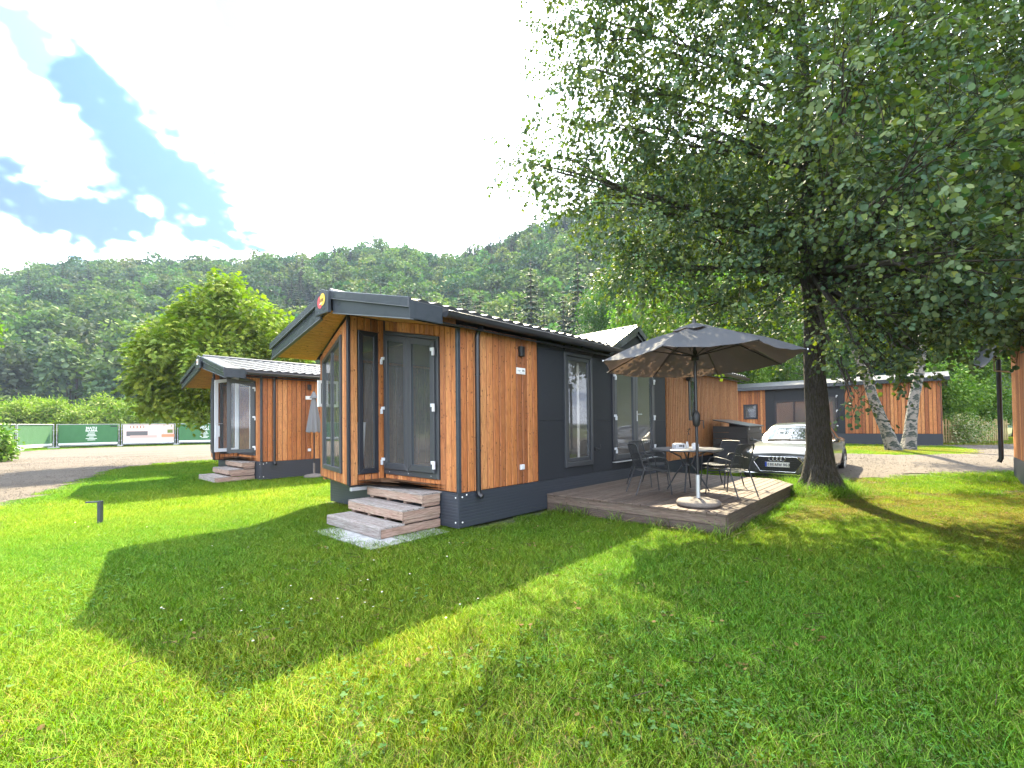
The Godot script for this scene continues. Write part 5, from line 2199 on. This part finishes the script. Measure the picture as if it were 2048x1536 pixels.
func build_big_tree() -> void:
	var at := Vector3(6.25, gh(6.25, -9.35) - .03, -9.35)
	var cols := [Color(.092, .14, .075), Color(.12, .17, .082), Color(.078, .12, .08), Color(.17, .21, .06)]
	var twigs := [twig_mesh(15, .5, .078, cols), twig_mesh(13, .42, .085, cols), twig_mesh(17, .55, .07, cols)]
	var w := [[.35, 6.75, -9.0, .55], [.95, 6.6, -9.1, .75], [1.7, 6.35, -9.2, .95], [2.6, 6.0, -9.3, 1.15], [1.5, 9.7, -9.0, 1.0], [1.75, 8.6, -9.0, 1.0], [2.3, 10.8, -9.0, 1.4], [2.2, 7.6, -9.2, .9], [3.0, 9.0, -9.0, 1.3],
		[3.5, 5.4, -9.2, 1.3], [3.9, 7.2, -8.8, 1.6], [4.5, 9.6, -9.0, 1.8], [6.0, 11.8, -9.3, 2.3], [6.3, 8.6, -8.2, 1.8], [5.6, 5.7, -8.2, 1.4], [3.0, 4.6, -9.5, .8], [4.6, 4.5, -9.0, 1.0], [4.2, 12.0, -9.5, 2.0], [2.6, 4.9, -9.9, .8],
		[8.4, 6.0, -8.6, 1.7], [8.8, 9.0, -8.8, 2.0], [10.6, 7.5, -9.0, 2.0], [10.3, 4.8, -8.6, 1.3], [8.2, 4.2, -8.2, 1.0], [8.0, 12.0, -9.3, 2.2], [10.0, 11.0, -9.3, 2.2],
		[6.9, 5.4, -6.2, 1.2], [4.9, 4.6, -5.4, .8], [4.3, 5.8, -5.7, .95], [5.7, 3.75, -6.0, .7], [6.5, 7.2, -6.4, 1.4], [8.3, 6.6, -6.6, 1.4], [5.2, 6.9, -6.8, 1.1], [7.6, 3.4, -6.9, .75], [6.4, 4.6, -7.4, .9],
		[3.8, 3.9, -9.8, .9], [5.2, 3.7, -9.9, .9], [6.9, 4.4, -9.6, 1.1], [8.4, 4.6, -9.8, 1.3], [9.9, 4.5, -9.6, .9], [11.2, 5.0, -9.6, 1.4], [12.0, 6.5, -9.2, 1.6], [9.3, 4.6, -7.0, 1.1], [10.4, 5.6, -7.2, 1.3], [7.4, 4.5, -6.2, .8], [6.3, 3.5, -5.6, .55], [5.0, 5.4, -8.9, 1.1], [7.2, 5.6, -8.8, 1.3], [6.6, 6.8, -9.8, 1.5], [8.0, 7.6, -9.8, 1.5], [4.6, 6.2, -10.2, 1.2], [5.4, 8.0, -10.2, 1.5], [3.2, 7.6, -9.8, 1.1],
		[5.9, 3.25, -8.0, .6], [6.75, 3.3, -7.9, .7], [7.6, 3.4, -7.9, .7], [7.9, 3.45, -8.0, .45], [6.25, 2.45, -8.0, .36], [6.0, 1.95, -8.05, .2], [7.0, 2.75, -8.0, .4], [8.7, 3.7, -7.6, .7],
		[7.35, 3.0, -8.7, .5], [7.1, 2.5, -8.6, .33], [8.6, 3.5, -8.9, .5], [9.5, 4.0, -8.9, .5], [6.9, 3.7, -8.7, .65]]
	var blobs := []
	for b in w:
		blobs.append([Vector3(b[0], b[1], b[2]) - at, b[3]])
	var root := leafy("alder_tree", "big leafy tree with dark mossy trunk beside the deck", "tree", "", at, 13.0, blobs, twigs, 125.0, .62, M.leaf, [Color(1, 1, 1), Color(1.2, 1.1, .9), Color(.8, .95, 1.05)], .24, M.bark, Vector3(-.35, 0, .1), .34)
	root.get_node("trunk").set_meta("label", "thick dark trunk with cracked bark")
	# single large leaves on the nearest sprays
	var one := MB.new()
	add_leaf(one, Vector3.ZERO, Vector3.BACK, Vector3.UP, .085, .078, Color(.042, .1, .034), true)
	var mesh := one.done()
	for i in 120:
		var c: Vector3 = [Vector3(4.9, 4.6, -5.2), Vector3(5.6, 3.8, -5.7), Vector3(4.35, 5.6, -5.4), Vector3(7.2, 2.9, -8.3)][i % 4]
		var o := part(mesh, "leaf", M.leaf, root)
		o.transform = Transform3D(Basis(rdir(), rnd(0, 2.4)), c - at + rdir() * rnd(.3, .8))


func build_trees() -> void:
	var lime := [Color(.11, .20, .030), Color(.15, .25, .036), Color(.08, .16, .026), Color(.19, .27, .045)]
	var mid := [Color(.055, .12, .028), Color(.08, .155, .032), Color(.045, .10, .026)]
	var dark := [Color(.03, .07, .028), Color(.045, .09, .03), Color(.025, .055, .03)]
	var chest := [Color(.17, .24, .034), Color(.24, .30, .04), Color(.31, .35, .048)]
	var c_lime := [clump_mesh(46, .55, .17, lime), clump_mesh(40, .5, .19, lime)]
	var c_mid := [clump_mesh(46, .6, .18, mid), clump_mesh(40, .5, .2, mid)]
	var c_dark := [clump_mesh(50, .6, .18, dark)]
	var pal := [palmate_mesh(17, .5, .21, chest), palmate_mesh(15, .45, .19, chest)]
	var tone := [Color(1, 1, 1), Color(1.15, 1.08, .9), Color(.85, .93, 1.0)]
	# horse chestnut behind the far left cabin
	var cb := [[Vector3(0, 4.6, 0), 2.4], [Vector3(-2.6, 4.2, .4), 1.7], [Vector3(2.2, 4.3, 0), 1.8], [Vector3(-.3, 7.0, 0), 1.7], [Vector3(1.3, 6.4, .3), 1.5], [Vector3(-1.8, 6.0, .2), 1.5], [Vector3(-2.9, 3.3, .6), 1.1], [Vector3(-2.0, 2.9, .9), 1.0], [Vector3(-.4, 2.9, 1.2), 1.1], [Vector3(2.8, 3.0, .4), 1.3], [Vector3(-.2, 8.0, 0), .9], [Vector3(3.0, 5.3, .3), 1.1], [Vector3(-3.3, 4.6, .3), .8], [Vector3(-.6, 2.1, 1.3), .55], [Vector3(.6, 4.6, 1.9), 1.5], [Vector3(-1.2, 5.0, 1.8), 1.4]]
	leafy("chestnut_tree", "broad bright chestnut tree rising behind the far left cabin", "tree", "", Vector3(-13.3, 0, -21.5), 7.5, cb, pal, 34.0, .42, M.leaf_soft, tone, .22, M.bark)
	# mid-distance trees
	var list := [
		[-6.2, -40, 3.5, 12.3, 2.4, c_lime, "small bright green tree top showing above the front cabin's gutter"],
		[8.6, -27, 1.0, 9.8, 3.2, c_lime, "lime green tree behind the cabin's cross gable"],
		[12.6, -31, 1.5, 11.5, 3.6, c_lime, "bright tree standing behind the open parasol"],
		[17.5, -36, 1.5, 13.0, 4.2, c_mid, "tall green tree behind the dark-roofed rear cabin"],
		[22.5, -34, 1.0, 13.5, 4.0, c_lime, "sunlit tree over the roof of the rear cabin"],
		[28.0, -33, 1.0, 14.0, 4.2, c_mid, "green tree rising behind the picket fence"],
		[34.0, -31, 1.0, 13.0, 4.4, c_lime, "pale green tree farthest right behind the picket fence"],
		[12.0, -46, 2.0, 17.0, 4.6, c_mid, "tall tree in the gap between gable and parasol"],
		[25.0, -45, 2.0, 19.0, 5.0, c_dark, "tall dark tree behind the rear cabin"],
		[38.0, -40, 2.0, 18.0, 5.0, c_dark, "tall dark tree above the right-hand cabin roof"],
		[25, -9, 2.0, 11.0, 4.0, c_lime, "tree mirrored in the windows of the front cabin's long wall"],
		[24, -1.0, 2.0, 11.0, 4.2, c_mid, "darker tree mirrored in the terrace door panes"],
		[-17.5, -10.2, 1.2, 10.5, 3.3, c_mid, "tree mirrored in the left pane of the front cabin's double door"],
		[-22.0, -15.0, 1.2, 11.0, 3.2, c_lime, "brighter tree mirrored in the right pane of the front cabin's double door"],
	]
	for t in list:
		var y := gh(t[0], t[1])
		leafy("broadleaf_tree", t[6], "tree", "trees around the camp site", Vector3(t[0], y, t[1]), t[3] * .8, random_blobs(t[2] + 1.0, t[3] - .8, t[4], 12, t[4] * .28, t[4] * .5), t[5], 30.0 if t[4] < 3 else 24.0, .4, M.leaf_soft, tone, .2, M.branch)
	# birches on the grass island
	var leafs := [clump_mesh(70, .5, .075, [Color(.09, .16, .025), Color(.13, .2, .03), Color(.16, .19, .035)], true, .8)]
	for k in 2:
		var base: Vector3 = [Vector3(14.85, .36, -17.9), Vector3(15.5, .36, -18.05)][k]
		var lean: Vector3 = [Vector3(-3.6, 0, -.6), Vector3(2.6, 0, -.8)][k]
		var bl := []
		for i in 12:
			var f := rnd(.5, 1.0)
			bl.append([lean * f + Vector3(rnd(-1.4, 1.4), 11.5 * f + rnd(-.6, .6), rnd(-1.4, 1.4)), rnd(.7, 1.2)])
		leafy("birch_tree", ["white-barked birch leaning to the left in the grass island", "white-barked birch leaning to the right in the grass island"][k], "tree", "pair of birches", base, 11.5, bl, leafs, 24.0, .5, M.leaf_soft, tone, .22, M.birch, lean, .12)
	# bushes behind the long fence
	var yb := [Color(.17, .25, .035), Color(.22, .29, .05), Color(.12, .2, .03), Color(.26, .30, .07)]
	var reed := [clump_mesh(60, .7, .34, yb, false, .22), clump_mesh(54, .6, .26, yb, false, .4)]
	for i in 17:
		var t := i / 16.0
		var p := Vector3(lerpf(-47.5, -21.0, t), 0, lerpf(-38.5, -51.5, t))
		var h := 3.3 + .8 * sin(i * 2.3) + (.3 if i < 8 else -.4)
		var where: String = ["first", "second", "third", "fourth", "fifth", "sixth", "seventh", "eighth", "ninth", "tenth", "eleventh", "twelfth", "thirteenth", "fourteenth", "fifteenth", "sixteenth", "last"][i]
		leafy("bush", "yellow-green bush behind the long banner fence, %s from the left" % where, "bush", "bushes behind the banner fence", p, h, random_blobs(.5, h - .3, 2.3, 14, .7, 1.1), reed, 26.0, .45, M.leaf_soft, tone, 0.0, M.branch)
	var red := [clump_mesh(60, .5, .16, [Color(.16, .06, .04), Color(.22, .09, .06), Color(.11, .05, .035)])]
	leafy("bush", "copper red shrub above the fence at the left edge", "bush", "", Vector3(-53.5, 0, -46.5), 5.2, random_blobs(1.0, 5.3, 2.7, 10, .9, 1.4), red, 26.0, .45, M.leaf_soft, tone, 0.0, M.branch)
	leafy("bush", "light green bush at the left picture edge before the fence", "bush", "", Vector3(-25.6, 0, -22.4), 1.9, random_blobs(.3, 1.9, .8, 7, .3, .5), c_lime, 60.0, .45, M.leaf_soft, tone, 0.0, M.branch)
	# hedge behind the picket fence
	var hp := [[21.4, -25.2, 3.4, "bush behind the picket fence next to the rear cabin corner"], [23.3, -25.6, 4.6, "tall bright bush behind the middle of the picket fence"], [25.4, -26.6, 4.0, "grey-green bush behind the right end of the picket fence"], [27.8, -27.4, 5.0, "leafy bush seen past the satellite dish"]]
	for b in hp:
		leafy("bush", b[3], "bush", "bushes behind the picket fence", Vector3(b[0], .38, b[1]), b[2], random_blobs(.5, b[2] - .4, 1.5, 10, .6, .95), c_lime, 40.0, .45, M.leaf_soft, tone, 0.0, M.branch)
	var fl := clump_mesh(50, .5, .07, [Color(.12, .2, .05), Color(.45, .42, .32), Color(.16, .22, .05)], true, .9)
	leafy("bush", "low flowering bush leaning over the picket fence", "bush", "", Vector3(22.9, .38, -23.2), 1.2, random_blobs(.2, 1.2, .9, 7, .35, .55), [fl], 40.0, .45, M.leaf_soft, tone, 0.0, M.branch)
	# spruces
	var nd := [Color(.018, .036, .024), Color(.026, .046, .028), Color(.034, .055, .032), Color(.05, .07, .04)]
	var sp := [spruce_mesh(24, 3.2, nd), spruce_mesh(27, 3.5, nd), spruce_mesh(21, 3.0, nd)]
	var names := ["leftmost", "second", "third", "fourth", "fifth", "sixth", "seventh", "eighth", "ninth", "tenth"]
	for i in 10:
		var x := -8.0 + i * 2.7 + rnd(-.7, .7)
		var z := -72.0 - rnd(0, 9)
		var root := thing("spruce_tree", "tall dark spruce, %s in the row behind the front cabin" % names[i], "tree", Vector3(x, 0, z), rnd(0, TAU), "spruces in a row")
		var o := part(sp[i % 3], "crown", M.needle, root)
		o.scale = Vector3.ONE * rnd(.85, 1.1)
	var bl := thing("spruce_tree", "dark bluish spruce beside the satellite dish", "tree", Vector3(24.2, .38, -30.5), 0.0)
	part(spruce_mesh(11, 2.0, [Color(.03, .06, .05), Color(.05, .085, .075)]), "crown", M.needle, bl)
	for i in 2:
		var yc := thing("spruce_tree", ["small young conifer behind the banner fence", "smaller young conifer beside the other young one"][i], "tree", [Vector3(-44.0, 0, -52.0), Vector3(-41.0, 0, -53.0)][i], 0.0, "young conifers")
		part(spruce_mesh([6.2, 4.6][i], 1.3, [Color(.06, .12, .06), Color(.09, .15, .08)]), "crown", M.needle, yc)


func ridge(az: float) -> float:      # height of the hill by compass direction, 0 straight ahead, positive to the right
	var t := [[-110.0, 36.0], [-70.0, 38.0], [-48.1, 43.0], [-45.2, 50.0], [-41.9, 54.0], [-38.2, 56.0], [-32.0, 58.0], [-26.8, 65.0], [-19.4, 71.0], [-14.9, 75.0], [-7.7, 71.0], [-1.5, 82.0], [4.7, 89.0], [7.2, 93.0], [17.0, 112.0], [31.0, 120.0], [80.0, 115.0]]
	for i in t.size() - 1:
		if az <= t[i + 1][0]:
			return lerpf(t[i][1], t[i + 1][1], smoothstep(t[i][0], t[i + 1][0], az))
	return 120.0


func hill_at(az: float, d: float) -> Vector3:
	var a := deg_to_rad(az)
	var stretch := 1.0 / maxf(cos(a), .72)
	var s := smoothstep(60.0, 250.0, d) * .75 + .25 * clampf((d - 80.0) / 150.0, 0, 1)
	var x := sin(a) * d * stretch
	var z := -cos(a) * d * stretch
	return Vector3(x, ridge(az) * stretch * s + 5.0 * noise.get_noise_2d(x * .35, z * .35) * s - .4, z)


func build_hill() -> void:
	var rows := []
	for i in 36:
		var line := []
		for j in 71:
			line.append(hill_at(lerpf(-105.0, 70.0, j / 70.0), 66.0 + 7.0 * i))
		rows.append(line)
	var q := mb()
	q.grid(rows, Vector3.UP)
	setting(q, "hill", M.hill)
	var cols := [[Color(.07, .13, .046), Color(.095, .16, .052), Color(.125, .19, .06)], [Color(.095, .16, .052), Color(.145, .205, .066), Color(.115, .175, .058)], [Color(.045, .088, .044), Color(.06, .108, .05)]]
	var meshes := []
	for i in 6:
		meshes.append(forest_tree_mesh(rnd(13, 17), rnd(4.2, 5.4), 520, cols[i % 3], 0))
	meshes.append(spruce_mesh(18, 3.0, [Color(.02, .04, .024), Color(.03, .052, .03)]))
	var groups := []
	for m in meshes:
		groups.append([[], []])
	for i in 4600:
		var d := sqrt(rnd(82.0 * 82.0, 262.0 * 262.0))
		var p := hill_at(rnd(-103.0, 50.0), d)
		var x := p.x
		var k := rng.randi() % 6
		var con := noise.get_noise_2d(x * .5 + 900.0, d * .5)
		if con > .18 and rng.randf() < .6:
			k = 6
		var s := rnd(.7, 1.15)
		groups[k][0].append(Transform3D(Basis(Vector3.UP, rnd(0, TAU)).scaled(Vector3(s, s * rnd(.9, 1.1), s)), p - Vector3(0, 1, 0)))
		groups[k][1].append(Color(rnd(.75, 1.3), rnd(.85, 1.15), rnd(.8, 1.1)))
	for i in meshes.size():
		var o := copies(meshes[i], M.leaf_far if i < 6 else M.needle, groups[i][0], groups[i][1], numbered("forest"), self)
		o.set_meta("kind", "stuff")
		o.set_meta("label", "dense mixed forest covering the far hillside")


func sky_image(w: int) -> ImageTexture:
	var h := w / 2
	var f := FastNoiseLite.new()
	f.seed = 8
	f.frequency = 1.0
	f.fractal_octaves = 5
	var f2 := FastNoiseLite.new()
	f2.seed = 21
	f2.frequency = 1.0
	f2.fractal_octaves = 4
	# openings in the cloud, as directions on a plane one unit ahead: from, to, width, strength
	var gaps := [
		[[-.951, .782, .05], [-.897, .684, .068], [-.81, .576, .072], [-.679, .478, .055], [-.592, .40, .035], 1.0],
		[[-1.25, .56, .05], [-1.114, .521, .05], [-1.016, .467, .046], [-.81, .456, .036], 1.0],
		[[-.66, .98, .05], [-.5375, .848, .046], [-.44, .77, .04], [-.374, .70, .022], .8],
		[[-1.18, .98, .035], [-1.065, .87, .034], [-1.005, .80, .028], .7]]
	var data := PackedFloat32Array()
	data.resize(w * h * 3)
	var sun := Vector3(.106, 1.0, -1.006).normalized()
	for y in h:
		var el := PI * (.5 - (y + .5) / h)
		for x in w:
			var az := TAU * (x + .5) / w
			var o := (y * w + x) * 3
			if el < -.02:
				data[o] = .08; data[o + 1] = .09; data[o + 2] = .05
				continue
			var d := Vector3(sin(az) * cos(el), sin(el), -cos(az) * cos(el))
			var p := Vector3(d.x, 0, d.z) / (d.y + .35) * 1.25
			var n := f.get_noise_2d(p.x * 1.1 + 4.0, p.z * 1.1)
			var n2 := f2.get_noise_2d(p.x * 4.2, p.z * 4.2)
			var n3 := f2.get_noise_2d(p.x * 13.0 + 7.0, p.z * 13.0)
			var open := smoothstep(.16, .34, n + .22 * n2)
			if d.z < -.2:
				var q := Vector2(d.x / -d.z, d.y / -d.z)
				var inside := smoothstep(1.35, 1.15, absf(q.x)) * smoothstep(1.5, 1.15, q.y)
				var g := 0.0
				for k in gaps:
					for e in k.size() - 2:
						var a := Vector2(k[e][0], k[e][1])
						var b := Vector2(k[e + 1][0], k[e + 1][1])
						var t := clampf((q - a).dot(b - a) / (b - a).length_squared(), 0, 1)
						var wide: float = lerpf(k[e][2], k[e + 1][2], t)
						var dist := q.distance_to(a.lerp(b, t)) + .055 * n2 + .05 * n3
						g = maxf(g, k[k.size() - 1] * smoothstep(wide * 1.5, wide * .75, dist))
				open = lerpf(open, minf(g, 1.0), inside)
			var ang := acos(clampf(d.dot(sun), -1, 1))
			var veil := exp(-pow(ang / .75, 2))
			open *= 1.0 - .45 * veil
			var blue := Color(.012, .028, .10).lerp(Color(.034, .085, .12), clampf(1.9 - 1.75 * ang, 0, 1))
			var cloud := 1.0 + .10 * n2 + .9 * exp(-pow(ang / .5, 2)) - .10 * smoothstep(0.0, .5, n)
			cloud *= 1.06
			var c := Color(pow(cloud * .93, 1.0 - open) * pow(blue.r, open), pow(cloud, 1.0 - open) * pow(blue.g, open), pow(cloud * 1.13, 1.0 - open) * pow(blue.b, open))
			data[o] = c.r; data[o + 1] = c.g; data[o + 2] = c.b
	return tex(Image.create_from_data(w, h, false, Image.FORMAT_RGBF, data.to_byte_array()))


func sheet(called: String, poly_: PackedVector2Array, cell: float, lift: float, mat: Material, hole := PackedVector2Array()) -> void:
	var lo := poly_[0]
	var hi := poly_[0]
	for p in poly_:
		lo = lo.min(p)
		hi = hi.max(p)
	var q := mb()
	var nx := int((hi.x - lo.x) / cell) + 1
	var nz := int((hi.y - lo.y) / cell) + 1
	var ids := {}
	var id := func(i: int, j: int) -> int:
		var key := Vector2i(i, j)
		if not ids.has(key):
			var x := lo.x + i * cell + cell * .45 * noise.get_noise_2d(i * 77.0, j * 31.0)
			var z := lo.y + j * cell + cell * .45 * noise.get_noise_2d(i * 41.0 + 900.0, j * 57.0)
			var track := noise.get_noise_2d((x * .75 - z * .66) * 2.2, (x * .66 + z * .75) * 26.0)
			q.tint = Color.WHITE * (.92 + .38 * track + .16 * noise.get_noise_2d(x * 7.0, z * 7.0))
			ids[key] = q.vert(Vector3(x, gh(x, z) + lift, z), Vector3.UP, Vector2.ZERO)
		return ids[key]
	for i in nx:
		for j in nz:
			var c := Vector2(lo.x + (i + .5) * cell, lo.y + (j + .5) * cell)
			c += Vector2(noise.get_noise_2d(c.x * 40.0, c.y * 40.0), noise.get_noise_2d(c.x * 40.0 + 99.0, c.y * 40.0)) * .8
			if Geometry2D.is_point_in_polygon(c, poly_) and (hole.is_empty() or not Geometry2D.is_point_in_polygon(c, hole)):
				var a: int = id.call(i, j)
				var b: int = id.call(i + 1, j)
				var e: int = id.call(i, j + 1)
				var f: int = id.call(i + 1, j + 1)
				q.ix.append_array(PackedInt32Array([a, b, e, b, f, e]))
	setting(q, called, mat)


func build_ground() -> void:
	var xs := []
	var x := -40.0
	xs.append_array([-700.0, -400.0, -200.0, -120.0, -80.0, -55.0])
	while x <= 44.0:
		xs.append(x)
		x += .8
	xs.append_array([60.0, 90.0, 140.0, 250.0, 450.0, 700.0])
	var zs := [120.0, 60.0, 30.0, 15.0, 8.0]
	var z := 5.0
	while z >= -46.0:
		zs.append(z)
		z -= .8
	zs.append_array([-55.0, -70.0, -100.0, -180.0, -350.0, -700.0])
	var rows := []
	for zz in zs:
		var line := []
		for xx in xs:
			line.append(Vector3(xx, gh(xx, zz) - .004 + .006 * noise.get_noise_2d(xx * 30.0, zz * 30.0), zz))
		rows.append(line)
	var q := mb()
	q.grid(rows, Vector3.UP)
	setting(q, "ground", M.soil)
	sheet("gravel_road", road_left, .5, .012, M.gravel)
	sheet("gravel_yard", road_right, .3, .012, M.gravel, island)


func _ready() -> void:
	rng.seed = 20240611
	noise.seed = 3
	noise.frequency = .02
	noise.fractal_octaves = 3
	# ---- camera: slightly raised and rolled, lens shifted up
	var cam := Camera3D.new()
	cam.name = "camera"
	cam.near = .05
	cam.far = 2000.0
	cam.projection = Camera3D.PROJECTION_FRUSTUM
	cam.size = .05 * 1536.0 / 919.0
	cam.frustum_offset = Vector2(0, .05 * 64.4 / 919.0)
	cam.transform = Transform3D(Basis(Vector3.RIGHT, deg_to_rad(1.054)) * Basis(Vector3.BACK, deg_to_rad(-.636)), Vector3(0, EYE, 0))
	add_child(cam)
	cam.current = true
	# ---- sky
	var env := Environment.new()
	env.background_mode = Environment.BG_SKY
	var sky := Sky.new()
	var pano := PanoramaSkyMaterial.new()
	pano.panorama = sky_image(2048)
	sky.sky_material = pano
	env.sky = sky
	env.tonemap_mode = Environment.TONE_MAPPER_LINEAR
	env.tonemap_exposure = 5.3
	env.fog_enabled = true
	env.fog_density = .0003
	env.fog_light_color = Color(.80, .88, 1.0)
	env.sdfgi_enabled = true
	env.ssao_enabled = true
	env.ssil_enabled = true
	var we := WorldEnvironment.new()
	we.name = "environment"
	we.environment = env
	add_child(we)
	# ---- sun: behind the cabin, a little to the right, 45 degrees up
	var sun := DirectionalLight3D.new()
	sun.name = "sun"
	sun.light_energy = 1.6
	sun.light_color = Color(1.0, .94, .80)
	sun.light_angular_distance = .53
	sun.shadow_enabled = true
	add_child(sun)
	sun.look_at_from_position(Vector3(.106, 1.0, -1.006) * 50.0, Vector3.ZERO, Vector3.UP)
	# ---- the setting
	make_materials()
	print("materials ", Time.get_ticks_msec())
	road_left = PackedVector2Array([Vector2(-5.6, -2.0), Vector2(-8.0, -7.2), Vector2(-10.2, -9.5), Vector2(-11.4, -11.4), Vector2(-13.2, -14.4), Vector2(-15.0, -17.4), Vector2(-15.6, -20.2), Vector2(-13.5, -22.0), Vector2(-9, -25), Vector2(-2, -30), Vector2(0, -38), Vector2(-20, -47), Vector2(-29.0, -43.0), Vector2(-33.5, -40.0), Vector2(-36.2, -37.2), Vector2(-35.2, -31.5), Vector2(-60, -22), Vector2(-45, 0)])
	road_right = PackedVector2Array([Vector2(6.2, -10.6), Vector2(9.2, -11.2), Vector2(12.2, -11.6), Vector2(14, -11.4), Vector2(30, -12), Vector2(30, -22), Vector2(22.6, -21.5), Vector2(20.2, -20.8), Vector2(17, -23), Vector2(12, -27.5), Vector2(8, -24), Vector2(7.6, -16)])
	island = PackedVector2Array([Vector2(12.0, -20.5), Vector2(11.4, -16.8), Vector2(13.2, -15.6), Vector2(15.6, -15.8), Vector2(17.6, -17.4), Vector2(18.6, -19.8), Vector2(16.8, -22.6), Vector2(13.5, -25.5)])
	build_ground()
	build_hill()
	print("hill ", Time.get_ticks_msec())
	# ---- cabins
	var c1 := thing("holiday_cabin", "front timber cabin with slanted bay window, double door and grey side wall", "cabin", C0, YAW, "holiday cabins")
	cabin(c1, true)
	var c2 := thing("holiday_cabin", "timber cabin behind on the left with its glazed door standing open", "cabin", loc(.47, 0, 9.2), YAW, "holiday cabins")
	cabin(c2, false)
	var c3 := thing("holiday_cabin", "rear timber cabin behind the birches with long grey middle section", "cabin", Vector3(12.57, .36, -27.5), YAW - PI / 2, "holiday cabins")
	simple_cabin(c3, 9.6, 4.0, [[0, 2.35, "wood"], [2.35, 6.0, "panel"], [6.0, 9.58, "wood"]], [[1.2, 1.95, 1.35, 2.2], [2.8, 4.7, .72, 2.35], [5.0, 5.7, .72, 2.5]], .14)
	var c4 := thing("holiday_cabin", "timber cabin at the right picture edge with a black downpipe", "cabin", Vector3(11.9, .1, -10.9), YAW + PI, "holiday cabins")
	simple_cabin(c4, 10.0, 3.9, [[0.02, 9.98, "wood"]], [], .15)
	var q := mb()
	q.tube([Vector3(-.28, 3.0, .28), Vector3(-.3, 2.9, .2), Vector3(-.3, .5, .2), Vector3(-.3, .4, .24)], .05, 8)
	part(q, "downpipe", M.pipe, c4)
	print("cabins ", Time.get_ticks_msec())
	build_steps(c1, "grey-brown wooden steps of three tiers below the front cabin's double door", "wooden door steps")
	build_steps(c2, "reddish wooden steps below the open door of the left cabin", "wooden door steps")
	build_slabs()
	build_deck()
	build_parasol()
	build_table()
	build_chairs()
	build_table_things()
	build_storage()
	closed_parasol(loc(1.8, 0, 8.75))
	build_car()
	fence_panel(Vector3(-35.5, 0, -30.0), Vector3(-36.6, 0, -33.9), "green banner fence panel running out of the left picture edge", "green")
	fence_panel(Vector3(-36.7, 0, -34.1), Vector3(-37.8, 0, -37.9), "green banner fence panel just right of the bush at the left edge", "green")
	fence_panel(Vector3(-37.75, 0, -38.1), Vector3(-34.85, 0, -40.75), "green banner fence panel left of the pink bedroom banner", "green")
	fence_panel(Vector3(-34.7, 0, -40.85), Vector3(-31.45, 0, -42.9), "fence panel with the pink bedroom picture banner", "pink")
	fence_panel(Vector3(-31.3, 0, -43.0), Vector3(-27.9, 0, -44.9), "green banner fence panel partly behind the chestnut leaves", "green")
	fence_panel(Vector3(-27.75, 0, -45.0), Vector3(-24.3, 0, -46.8), "green banner fence panel behind the left cabin's open door", "green")
	build_small()
	print("objects ", Time.get_ticks_msec())
	build_big_tree()
	build_trees()
	print("trees ", Time.get_ticks_msec())
	build_grass()
	build_litter()
	print("grass ", Time.get_ticks_msec())
